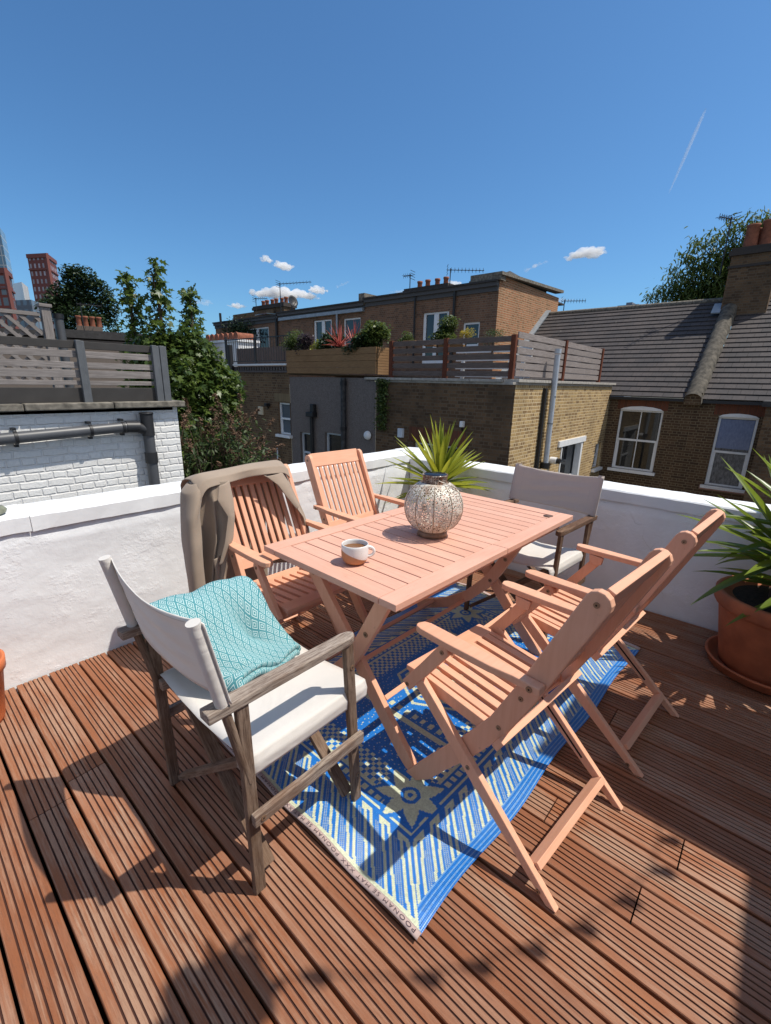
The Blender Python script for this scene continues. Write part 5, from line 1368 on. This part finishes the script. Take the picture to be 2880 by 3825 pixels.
def tower(label, az0, azc, az1, d, eltop, mat, name='tower_block', top=None, d1=None, trim=None, cat='tower'):
    zt = 1.42 + d*math.tan(R(eltop)); A, Cc, B = polar(az0, d*1.03), polar(azc, d), polar(az1, (d1 or d*1.05))
    t = thing(name, label, cat, (Cc.x, Cc.y, ZG)); H = zt - ZG
    mb = MB()
    for P_, Q_ in ((A, Cc), (Cc, B)):
        L = (Q_-P_).length; mb.add([(P_.x, P_.y, ZG), (Q_.x, Q_.y, ZG), (Q_.x, Q_.y, zt), (P_.x, P_.y, zt)], [(0,1,2,3)], uv=[[(0, 0), (L, 0), (L, H), (0, H)]])
    D_ = A + (B - Cc)
    mb.add([(B.x, B.y, ZG), (D_.x, D_.y, ZG), (D_.x, D_.y, zt), (B.x, B.y, zt)], [(0,1,2,3)], uv=[[(0,0)]*4]); mb.add([(D_.x, D_.y, ZG), (A.x, A.y, ZG), (A.x, A.y, zt), (D_.x, D_.y, zt)], [(0,1,2,3)], uv=[[(0,0)]*4])
    mb.add([(p.x, p.y, zt) for p in (A, Cc, B, D_)], [(0,1,2,3)], uv=[[(0,0)]*4])
    mb.build('facade', mat, t, world=True)
    if trim:
        m = MB(); ce = (A+Cc+B+D_)/4
        for P_, Q_ in ((A, Cc), (Cc, B)):
            m.bar(V((P_.x, P_.y, zt-.6)), V((Q_.x, Q_.y, zt-.6)), .8, 1.4)
            for zf in (3.2, ):
                m.bar(V((P_.x, P_.y, zt-5.2)), V((Q_.x, Q_.y, zt-5.2)), .7, .5)
        m.bar(V((Cc.x, Cc.y, ZG)), V((Cc.x, Cc.y, zt)), 2.6, .8)
        m.build('trim', trim, t, world=True)
    return t
RED = simple('red_terracotta_cladding', (.19, .062, .052), .8, 0, .1, .05)
tower('tall red tower block with a grid of windows beside the dark tree', 76.99, 75.5, 74.85, 230, 10.78, facade('red_tower_facade', (.24, .20, .21), (.16, .05, .043), 2.0, 2.7, .62), trim=RED)
tower('blue glass tower cut off by the left edge of the picture', 80.5, 78.62, 78.3, 260, 12.4, facade('blue_glass_facade', (.09, .17, .24), (.42, .46, .48), 2.6, 3.6, .22))
tower('red brick block with a dark glazed face at the left edge', 80.5, 78.82, 78.46, 180, 9.1, facade('red_block_facade', (.10, .11, .12), (.20, .05, .035), 2.4, 2.9, .4), trim=RED)
tower('white apartment block between the two red towers', 78.42, 77.75, 77.35, 200, 8.15, facade('white_block_facade', (.70, .70, .68), (.62, .63, .63), 7, 30, .3))
tower('dark grey low block in front of the white apartments', 78.5, 77.3, 76.3, 150, 6.72, facade('dark_block_facade', (.10, .12, .15), (.12, .14, .17), 2.2, 2.6, .5), name='apartment_block', cat='building')

# ------------------------------------------------------------------ trees and shrubs
def leaf_shape(kind):
    if kind == 'palm': return [(0, 0), (.22, -.30), (.34, -.12), (.60, -.42), (.62, -.12), (1, 0), (.62, .12), (.60, .42), (.34, .12), (.22, .30)]
    if kind == 'long': return [(0, 0), (.35, -.13), (.75, -.10), (1, 0), (.75, .10), (.35, .13)]
    return [(0, 0), (.3, -.26), (.7, -.22), (1, 0), (.7, .22), (.3, .26)]
def leaf(mb, p, size, rn, kind, up=.3, hang=0, tone=None, az=None):
    a = rn.uniform(0, 6.283) if az is None else az; el = rn.uniform(-.7, .5) - hang
    d = V((math.cos(a)*math.cos(el), math.sin(a)*math.cos(el), math.sin(el)))
    n = V((rn.gauss(0, .5), rn.gauss(0, .5), 1)); s = d.cross(n)
    if s.length < 1e-3: s = V((1,0,0))
    s.normalize(); nn = s.cross(d)
    sh = leaf_shape(kind); c = rn.random() if tone is None else tone
    mb.add([V(p) + d*(x*size) + s*(y*size) + nn*(-.16*size*x*x) for x, y in sh], [tuple(range(len(sh)))], [(0, 0, c)]*len(sh))
def crown(blobs, n, size, rn, kind='oval', shell=.55, hang=0):
    mb = MB(); tot = sum(b[3]*b[4]*b[5] for b in blobs)**1
    ws = [(b[3]*b[4]*b[5])**.72 for b in blobs]; S_ = sum(ws)
    for b, w in zip(blobs, ws):
        for _ in range(int(n*w/S_)):
            v = V((rn.gauss(0, 1), rn.gauss(0, 1), rn.gauss(0, 1))).normalized(); r = rn.uniform(shell, 1.0)**.6 if rn.random() < .8 else rn.random()
            r *= 1 + .13*math.sin(v.x*7+b[0]*3)*math.sin(v.y*8+b[1]*5) + .10*math.sin(v.z*11+v.x*5)
            p = V((b[0]+v.x*b[3]*r, b[1]+v.y*b[4]*r, b[2]+v.z*b[5]*r))
            leaf(mb, p, size*rn.uniform(.6, 1.3), rn, kind, hang=hang)
    return mb
rn = random.Random(77)
# dark round tree
c = polar(73.2, 40)
t = thing('tree', 'big dark round tree standing in front of the red tower', 'tree', (c.x, c.y, ZG))
mb = MB(); mb.tube([(c.x, c.y, ZG), (c.x, c.y, 0), (c.x+.2, c.y, 4)], [.35, .28, .15], 10); mb.build('trunk', BARK, t, world=True)
bl = []
for k in range(44):
    a = rn.uniform(0, 6.28); h = rn.uniform(1.2, 7.9); rr = 2.85*math.sqrt(max(.05, 1-((h-3.4)/4.9)**2))
    bl.append((c.x+math.cos(a)*rr*rn.uniform(.3, .75), c.y+math.sin(a)*rr*rn.uniform(.3, .75), h, rn.uniform(.55, .95), rn.uniform(.55, .95), rn.uniform(.5, .85)))
bl.append((c.x, c.y, 3.8, 2.0, 2.0, 3.5))
crown(bl, 30000, .20, rn, 'oval', .6).build('crown', LF_DK, t, world=True)
# sycamore-like saplings
def sapling(label, az, d, top, w, n, seed, lean=0):
    rn = random.Random(seed); c = polar(az, d); t = thing('sapling_tree', label, 'tree', (c.x, c.y, ZG), group='saplings in the side garden')
    mb = MB(); mb.tube([(c.x+.3, c.y-.1, ZG), (c.x+.1, c.y, -1), (c.x, c.y, top-.5), (c.x+lean, c.y, top)], [.09, .06, .025, .008], 8)
    leafs = MB()
    h = -1.0
    while h < top:
        q = max(0, (top-h)/(top+1.0)); rad = w*(.10+1.0*q**.75)*(.72 + .28*math.sin(h*5.5+az))
        for k in range(3):
            a = rn.uniform(0, 6.28); e = V((c.x+math.cos(a)*rad*rn.uniform(.5, 1), c.y+math.sin(a)*rad*rn.uniform(.5, 1), h + rn.uniform(.05, .25)))
            s0 = V((c.x, c.y, h-.05)); mb.tube([s0, (s0+e)/2 + V((0,0,.04)), e], [.010, .007, .004], 5)
            for j in range(n):
                f = rn.uniform(.3, 1.1); sp_ = .05 + .09*min(1, q*1.6); p = s0 + (e-s0)*f + V((rn.gauss(0, sp_), rn.gauss(0, sp_), rn.gauss(0, sp_)))
                leaf(leafs, p, rn.uniform(.09, .17), rn, 'palm', hang=.35, tone=min(1, max(0, rn.gauss(.35 + .3*(h/top if h > 0 else 0), .25))))
        h += .155
    for j in range(18): leaf(leafs, V((c.x+lean+rn.gauss(0, .07), c.y+rn.gauss(0, .07), top+rn.uniform(-.25, .06))), rn.uniform(.08, .14), rn, 'palm', hang=.3, tone=rn.uniform(.5, 1))
    mb.build('trunk', BARK, t, world=True); leafs.build('crown', LF_SAP, t, world=True)
sapling('leafy sapling left of the other two, right beside the dark round tree', 69.0, 9.3, 2.98, .62, 12, 1)
sapling('tallest leafy sapling of the three, its top a single thin tuft', 66.3, 9.0, 3.05, .68, 13, 2, -.06)
sapling('shortest leafy sapling, nearest the brick extensions', 63.2, 9.2, 2.80, .66, 13, 3)
c = polar(63.2, 8.6); t = thing('garden_shrub', 'dense green climber mass below the saplings', 'shrub', (c.x, c.y, ZG))
mb = MB(); mb.tube([(c.x, c.y, ZG), (c.x, c.y, .5)], [.10, .05], 8); mb.build('stem', BARK, t, world=True)
bl = [(*polar(a, d, z), rx, ry, rz) for a, d, z, rx, ry, rz in ((68.0, 9.2, 1.5, .28, .35, .5), (66.8, 9.0, 1.75, .3, .35, .5), (65.2, 9.0, 1.7, .35, .35, .55), (63.6, 9.0, 1.85, .35, .35, .5), (62.0, 8.9, 1.6, .3, .35, .45), (60.8, 8.9, 1.45, .2, .3, .3), (66.5, 8.8, .9, .35, .4, .7), (64.5, 8.6, 1.15, .45, .4, .65), (62.5, 8.7, 1.0, .5, .4, .8), (61.0, 8.8, 1.05, .35, .4, .5), (59.8, 8.9, 1.25, .25, .3, .35), (63.5, 8.4, .2, .7, .5, .6), (65.5, 8.4, -.4, .5, .4, .8), (62, 8.3, -.6, .7, .4, .8))]
crown(bl, 12500, .13, rn, 'palm', .5, .3).build('foliage', LF_SAP, t, world=True)
# buddleia with spent brown flower heads
c = polar(62, 7.6); t = thing('buddleia_bush', 'straggly buddleia with brown spent flower spikes below the climber', 'bush', (c.x, c.y, ZG))
st = MB(); lv = MB(); fl_ = MB()
for k in range(95):
    b = polar(rn.uniform(58.5, 65), rn.uniform(7.2, 8.1), -1.6); a = R(rn.uniform(-50, 60) + 60); L = rn.uniform(1.3, 2.7)
    d = V((math.cos(a)*.42*rn.uniform(-.8, 1.2), math.sin(a)*.25*rn.uniform(-1, 1), 1)).normalized(); d2 = V((rn.uniform(-.5, .75), rn.uniform(-.5, .3), rn.uniform(.0, .5)))
    p = [b, b + d*L*.5, b + d*L*.8 + d2*.18, b + d*L*.92 + d2*.48]
    if p[-1].z > 1.05: 
        dz = p[-1].z - rn.uniform(.5, 1.0)
        for q in p: q.z -= dz
    st.tube(p, [.014, .010, .007, .004], 5)
    for j in range(46):
        f = rn.uniform(.25, 1); i = min(2, int(f*3)); q = p[i] + (p[i+1]-p[i])*(f*3-i); leaf(lv, q + V((rn.gauss(0, .07), rn.gauss(0, .07), rn.gauss(0, .06))), rn.uniform(.08, .16), rn, 'long', hang=.2)
    e = p[-1]; dd = (p[-1]-p[-2]).normalized()
    if rn.random() < .9:
        for j in range(80):
            s = rn.random(); q = e + dd*(s*.28) + V((0, 0, -.10*s*s)); r = .026*(1-s*.8); leaf(fl_, q + V((rn.gauss(0, r), rn.gauss(0, r), rn.gauss(0, r))), rn.uniform(.022, .05), rn, 'oval')
st.build('stem', BARK, t, world=True); lv.build('foliage', LF_BUD, t, world=True); fl_.build('flower_spikes', LF_RUST, t, world=True)
# planter plants
def shrub(label, y, x, z, r, n, mat, size=.07, kind='oval', name='planter_shrub', sq=.8):
    t = thing(name, label, 'shrub', (x, y, 2.2), group='plants in the roof planter'); rr = random.Random(int(y*97))
    mb = MB(); mb.tube([(x, y, 2.1), (x, y, z)], [.03, .015], 6); mb.build('stem', BARK, t, world=True)
    bl = [(x+rr.uniform(-.4, .4)*r, y+rr.uniform(-.6, .6)*r, z+rr.uniform(-.5, .5)*r, r*rr.uniform(.4, .7), r*rr.uniform(.4, .7), r*rr.uniform(.4, .7)*sq) for _ in range(7)]
    crown(bl, n, size, rr, kind, .4).build('foliage', mat, t, world=True)
shrub('pale feathery shrub at the left end of the timber planter', 11.45, XF+.15, 2.62, .45, 2600, LF_SH, .07, 'long')
shrub('dark purple low shrub second from the left in the timber planter', 10.95, XF+.15, 2.38, .36, 1800, mat_leaf('purple_leaf', (.03, .025, .03), (.07, .05, .06)), .06)
shrub('yellow green low shrub left of the red cordyline', 10.45, XF+.1, 2.33, .24, 900, LF_YUC, .05)
shrub('dark shrub between the yellow one and the red cordyline', 10.0, XF+.2, 2.42, .36, 1800, LF_DK, .07)
shrub('large bushy green shrub right of the red cordyline', 8.40, XF+.15, 2.62, .50, 4200, LF_SH, .085)
shrub('dark low shrub at the foot of the red cordyline', 8.85, XF+.1, 2.36, .34, 1600, LF_DK, .07)
shrub('rounded green shrub on the pale ledge behind the dark screen', 7.35, XF+1.6, 2.72, .42, 2600, LF_SH, .07)
shrub('wispy yellow flowered plant below the french doors', 6.85, XF+2.2, 2.68, .22, 700, mat_leaf('yellow_flowers', (.12, .16, .03), (.55, .38, .04)), .05, 'long')
shrub('low mossy plant at the left end of the pale ledge', 7.9, XF+1.0, 2.50, .25, 1000, LF_SH, .05)
shrub('thin plant with dark stalks near the small loft window', 5.55, XF+1.3, 2.48, .26, 500, LF_BUD, .06, 'long')
t = thing('red_cordyline', 'red spiky cordyline in the middle of the timber planter', 'plant', (XF+.1, 9.45, 2.2))
mb = MB(); mb.tube([(XF+.12, 9.45, 2.1), (XF+.12, 9.45, 2.35)], .03, 6); mb.build('stem', BARK, t, world=True)
mb = MB()
for k in range(46): blade(mb, (XF+.1, 9.5+rn.uniform(-.05, .05), 2.30), rn.uniform(0, 6.28), R(rn.uniform(5, 88)), rn.uniform(.42, .72), .030, rn.uniform(.1, .7), rn)
for k in range(20): blade(mb, (XF+.1, 8.98+rn.uniform(-.05, .05), 2.34), rn.uniform(0, 6.28), R(rn.uniform(35, 88)), rn.uniform(.4, .68), .028, rn.uniform(.1, .4), rn)
mb.build('foliage', LF_RED, t, world=True)
t = thing('wall_creeper', 'green creeper running down the edge between grey render and dark brick', 'creeper', (XF-.1, 7.8, 1.5))
mb = MB()
for k in range(900):
    z = 1.5 - 1.25*rn.random()**1.2; leaf(mb, (XF-.05-rn.random()*.06, 7.78+rn.gauss(0, .09), z), rn.uniform(.05, .09), rn, 'oval', hang=.4)
mb.build('foliage', LF_SH, t, world=True)
t = thing('wall_creeper', 'green creeper over the eaves of the far left loft', 'creeper', (XH-.2, 25, 4.2))
mb = MB()
for k in range(1800): leaf(mb, (XH-.15-rn.random()*.2, 24.8+rn.gauss(0, .75), 3.9+rn.gauss(0, .32)), rn.uniform(.08, .16), rn, 'oval', hang=.4)
mb.build('foliage', LF_DK, t, world=True)
# tree behind the right hand roof
t = thing('tree', 'leafy tree with drooping branches behind the big chimney stack', 'tree', (23.5, 3.2, ZG))
mb = MB(); base = V((23.8, 2.0, ZG))
mb.tube([base, (23.7, 2.1, 2.5), (23.5, 2.3, 4.5)], [.32, .25, .16], 10)
lv = MB()
tips = [(23.2, 5.35, 5.15), (23.3, 4.9, 5.4), (23.4, 4.75, 6.0), (23.2, 4.35, 6.5), (23.3, 4.0, 6.9), (23.4, 3.5, 7.1), (23.3, 3.0, 7.3), (23.4, 2.5, 7.45), (23.4, 2.1, 7.4), (23.6, 1.6, 7.3), (23.8, 1.0, 7.2), (23.3, 4.3, 5.6), (23.2, 3.8, 6.1), (23.3, 3.3, 6.4), (23.3, 3.5, 5.5), (23.4, 2.8, 6.5), (23.4, 3.0, 5.8), (23.3, 4.6, 5.05), (23.4, 3.9, 5.0), (23.6, 2.3, 6.7), (23.5, 1.8, 6.6), (23.8, .6, 6.7), (23.6, 3.4, 4.9)]
for tx in tips:
    e = V(tx); s0 = V((23.5, 2.3, 4.4)); m_ = (s0+e)/2 + V((rn.uniform(-.2, .2), rn.uniform(-.2, .2), .25))
    mb.tube([s0, m_, e], [.07, .035, .008], 5)
    for j in range(520):
        f = rn.uniform(.30, 1.12); q = s0*(1-f)**2 + m_*2*f*(1-f) + e*f*f if f <= 1 else e + (e-m_)*(f-1)
        leaf(lv, q + V((rn.gauss(0, .2), rn.gauss(0, .17), rn.gauss(0, .18))), rn.uniform(.14, .26), rn, 'long', hang=.55)
mb.build('trunk', BARK, t, world=True); lv.build('crown', LF_OLIVE, t, world=True)

# ------------------------------------------------------------------ our own house behind the camera (throws the shade at the lower right)
oh = thing('house_wall', 'white rendered house wall behind the camera closing the roof terrace', 'wall', (.2, -1.5, 0))
mb = MB(); mb.box((-.35, -1.55, -1.7), (5.6, .3, 8.7)); mb.build('wall', STUC, oh, world=True)
oc = stack('chimney_stack', 'brick stack of the own house standing in the terrace corner out of view', (2.67, -1.15, 1.35), (.44, .74, 2.5), 0, 0, 0, 0, mat=BRK_Y)  # added out of view; its size is set by the shadow it throws
fs = thing('festoon_lights', 'string of bare bulbs slung over the terrace behind the camera', 'string lights', (1.8, -.9, 2.6))
cab = MB(); zl = 2.62
bp = [(1.553, .03), (1.471, .011), (1.344, .007), (1.177, .065), (1.022, .137), (.882, .221), (.755, .31), (.651, .393), (.47, .60)]
pts = [V((x+.33*zl, y-.46*zl, zl)) for x, y in bp]
cab.tube([V((2.45, -1.15, 2.68))] + [p + V((0,0,.07)) for p in pts] + [V((1.165, -.485, 2.80))], .003, 5)
cab.build('cable', BLACKMETAL, fs, world=True)
for p in pts:
    m = MB(); m.lathe([(0, -.042), (.014, -.036), (.020, -.018), (.019, .005), (.012, .03), (.013, .055), (0, .06)], p, 14); m.build('bulb', simple('bulb_glass', (.25, .22, .18), .2) if 'bulb_glass' not in bpy.data.materials else bpy.data.materials['bulb_glass'], fs, world=True)
po = thing('shadow_hanging_basket', 'leafy hanging basket on a bracket of the house wall behind the camera', 'hanging basket', (1.165, -1.40, 2.70))  # unseen basket, added only to cast the blurred hump on the deck
mb = MB(); mb.tube([(1.165, -1.40, 2.76), (1.165, -.485, 2.80)], .006, 6); mb.tube([(1.165, -1.40, 2.58), (1.165, -1.1, 2.775)], .006, 6); mb.build('bracket', BLACKMETAL, po, world=True)
mb = MB(); mb.lathe([(0, 0), (.05, .01), (.085, .05), (.10, .10), (.09, .10), (0, .09)], (1.165, -.485, 2.54), 18); mb.build('basket', simple('coir_basket', (.13, .08, .045), 1, 0, .4, 40), po, world=True)
mb = crown([(1.165, -.485, 2.68, .105, .105, .085)], 420, .05, random.Random(4), 'oval', .2); mb.build('foliage', LF_SH, po, world=True)

# ------------------------------------------------------------------ sky, clouds, contrail, sun
w = bpy.data.worlds.new('World'); S.world = w; w.use_nodes = True
nt = w.node_tree; bg = nt.nodes['Background']
sky = nt.nodes.new('ShaderNodeTexSky'); sky.sky_type = 'NISHITA'; sky.sun_disc = False
SUN = V((.33, -.46, 1)).normalized(); el = math.asin(SUN.z)
sky.sun_elevation = el; sky.sun_rotation = math.atan2(SUN.x, SUN.y)
sky.altitude = 0; sky.air_density = 1.0; sky.dust_density = .9; sky.ozone_density = 3.0
tn = nt.nodes.new('ShaderNodeMix'); tn.data_type = 'RGBA'; tn.blend_type = 'MULTIPLY'; tn.inputs[0].default_value = 1; tn.inputs[7].default_value = (.645, 1.03, 1.29, 1)
nt.links.new(sky.outputs[0], tn.inputs[6]); 
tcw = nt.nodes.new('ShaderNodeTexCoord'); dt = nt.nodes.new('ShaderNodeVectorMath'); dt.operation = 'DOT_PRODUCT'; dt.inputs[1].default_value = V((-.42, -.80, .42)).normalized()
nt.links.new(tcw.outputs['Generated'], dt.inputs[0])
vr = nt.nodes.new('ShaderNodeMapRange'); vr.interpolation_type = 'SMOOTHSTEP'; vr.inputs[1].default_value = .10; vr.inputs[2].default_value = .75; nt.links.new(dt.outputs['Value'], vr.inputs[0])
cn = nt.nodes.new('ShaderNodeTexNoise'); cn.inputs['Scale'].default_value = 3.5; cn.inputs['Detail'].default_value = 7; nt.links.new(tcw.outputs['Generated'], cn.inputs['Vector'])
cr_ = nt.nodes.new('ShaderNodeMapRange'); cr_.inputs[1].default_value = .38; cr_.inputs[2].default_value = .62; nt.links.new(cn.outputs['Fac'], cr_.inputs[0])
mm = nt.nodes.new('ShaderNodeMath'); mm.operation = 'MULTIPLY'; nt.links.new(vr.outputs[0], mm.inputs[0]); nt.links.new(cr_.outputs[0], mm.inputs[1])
cm_ = nt.nodes.new('ShaderNodeMix'); cm_.data_type = 'RGBA'; cm_.inputs[7].default_value = (8.2, 7.3, 6.3, 1)     # unseen warm cloud veil behind the viewer, added to neutralise and lift ambient light
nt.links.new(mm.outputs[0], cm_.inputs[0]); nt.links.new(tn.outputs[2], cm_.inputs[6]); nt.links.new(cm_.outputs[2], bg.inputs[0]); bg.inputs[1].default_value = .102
sl = bpy.data.lights.new('sun', 'SUN'); sl.energy = 4.5; sl.angle = R(.53); sl.color = (1, .935, .835)
so = bpy.data.objects.new('sun', sl); COL.objects.link(so); so.rotation_euler = (-SUN).to_track_quat('-Z', 'Y').to_euler(); so.location = (5, -7, 15)

def cloud_mat(name, d):
    t = NT(name); t.n.remove(t.p)
    pv = t.new('ShaderNodeVolumePrincipled'); pv.inputs['Color'].default_value = (1, 1, 1, 1); pv.inputs['Density'].default_value = d
    pv.inputs['Anisotropy'].default_value = .0
    t.link(pv.outputs[0], t.out.inputs['Volume']); return t.m
CLM = cloud_mat('cloud_vapour', .07); CLT = cloud_mat('thin_vapour', .02)
rc = random.Random(12)
def cloud(label, az, el_, wid, hgt, n, mat=CLM, tilt=0):
    d = 1600; wid *= 1.25; hgt *= 1.5; c = polar(az, d); c.z = 1.42 + d*math.tan(R(el_)); k = d*math.pi/180
    me = bpy.data.meshes.new('cloud'); bm = bmesh.new()
    side = V((math.sin(R(az)), -math.cos(R(az)), 0))
    for i in range(int(n*2.2)):
        u = rc.uniform(-1, 1); s = (1-abs(u)**1.6*.75); r = hgt*k*.5*rc.uniform(.28, .66)*s
        p = side*(u*wid*k*.5) + V((0, 0, rc.uniform(-.25, .5)*hgt*k*.5*s + u*tilt*wid*k*.5)) + polar(az, rc.uniform(-.5, .5)*hgt*k)
        bmesh.ops.create_icosphere(bm, subdivisions=3, radius=r, matrix=Matrix.Translation(p) @ Matrix.Diagonal((1, 1, .72, 1)))
    for i in range(11):
        u = -.85 + .17*i; s = (1-abs(u)**1.6*.75); p = side*(u*wid*k*.5) + V((0, 0, u*tilt*wid*k*.5))
        bmesh.ops.create_icosphere(bm, subdivisions=3, radius=max(hgt*.40*s, wid*.10)*k*.5, matrix=Matrix.Translation(p) @ Matrix.Diagonal((1, 1, .7, 1)))
    for v in bm.verts:
        q = v.co*.11/ (hgt*k)*10
        f = 1 + .09*math.sin(q.x*3.1+q.z*4)*math.sin(q.y*2.7) + .06*math.sin(q.z*9+q.x*7) + .035*math.sin(q.z*23+q.y*19)*math.sin(q.x*21)
        v.co = v.co*f
    bm.to_mesh(me); bm.free(); me.materials.append(mat)
    o = bpy.data.objects.new('cloud', me); COL.objects.link(o); o.location = c
    rm = o.modifiers.new('r', 'REMESH'); rm.mode = 'VOXEL'; rm.voxel_size = hgt*k*.035
    tag(o, label, 'cloud', 'small white clouds low in the sky')
cloud('small round white cloud, left of a pair high above the left lofts', 54.9, 12.45, 1.1, .85, 9)
cloud('small white cloud, right of a pair high above the left lofts', 53.1, 12.0, 1.9, .95, 14)
cloud('long low cloud bank behind the tall boom aerial', 53.2, 9.15, 6.2, 1.3, 44)
cloud('white cloud just right of the far left aerials', 49.3, 9.8, 2.0, .9, 14)
cloud('thin tilted wisp right of the low left clouds', 46.5, 10.5, 1.3, .45, 8, CLT, .5)
cloud('thin tilted wisp above the red gable', 24.9, 12.3, 2.2, .6, 9, CLT, .35)
cloud('brightest single cloud, right of the red gable', 19.8, 13.1, 3.3, 1.25, 22, CLM, .12)
cloud('small low cloud just above the far left parapet', 58.4, 7.7, 1.6, .6, 10)
cloud('low cloud between the two right hand aerials', 39.8, 9.9, 2.2, .5, 10, CLT)
cloud('low cloud right of the leaning aerial', 33.6, 10.6, 3.0, .85, 16)
cloud('small low cloud behind the aerial at the slate roof ridge', 21.5, 8.9, 1.6, .6, 10, CLT)
cloud('faint low cloud behind the shortest sapling', 62.0, 7.8, 1.8, .8, 10, CLT)
mb = MB(); d = 3000
A = polar(11.3, d); A.z = 1.42 + d*math.tan(R(23.15)); B = polar(13.12, d); B.z = 1.42 + d*math.tan(R(17.5))
mb.tube([A + (B-A)*q for q in (0, .1, .3, .6, .8, 1)], [4, 7, 9, 8, 6, 3], 10)
tag(mb.build('contrail', cloud_mat('contrail_vapour', .022)), 'straight white aircraft trail high on the right', 'contrail')

# ------------------------------------------------------------------ camera
cam = bpy.data.cameras.new('camera'); co = bpy.data.objects.new('camera', cam); COL.objects.link(co)
cam.sensor_fit = 'HORIZONTAL'; cam.sensor_width = 36; cam.lens = 36*1680.35/2880; cam.clip_start = .05; cam.clip_end = 20000
pitch, roll, yaw = .282043631, -.0213781472, .715697382
fw = V((math.cos(yaw)*math.cos(pitch), math.sin(yaw)*math.cos(pitch), -math.sin(pitch)))
rt = V((math.sin(yaw), -math.cos(yaw), 0)); dn = fw.cross(rt)
r2 = rt*math.cos(roll) + dn*math.sin(roll); d2 = -rt*math.sin(roll) + dn*math.cos(roll)
co.matrix_world = Matrix(((r2.x, -d2.x, -fw.x, 0), (r2.y, -d2.y, -fw.y, 0), (r2.z, -d2.z, -fw.z, 1.42), (0, 0, 0, 1)))
S.camera = co
S.view_settings.view_transform = 'Standard'; S.view_settings.look = 'None'; S.view_settings.exposure = .12; S.view_settings.gamma = 1
S.cycles.use_denoising = True
S.cycles.max_bounces = 8; S.cycles.transparent_max_bounces = 16; S.cycles.volume_bounces = 5
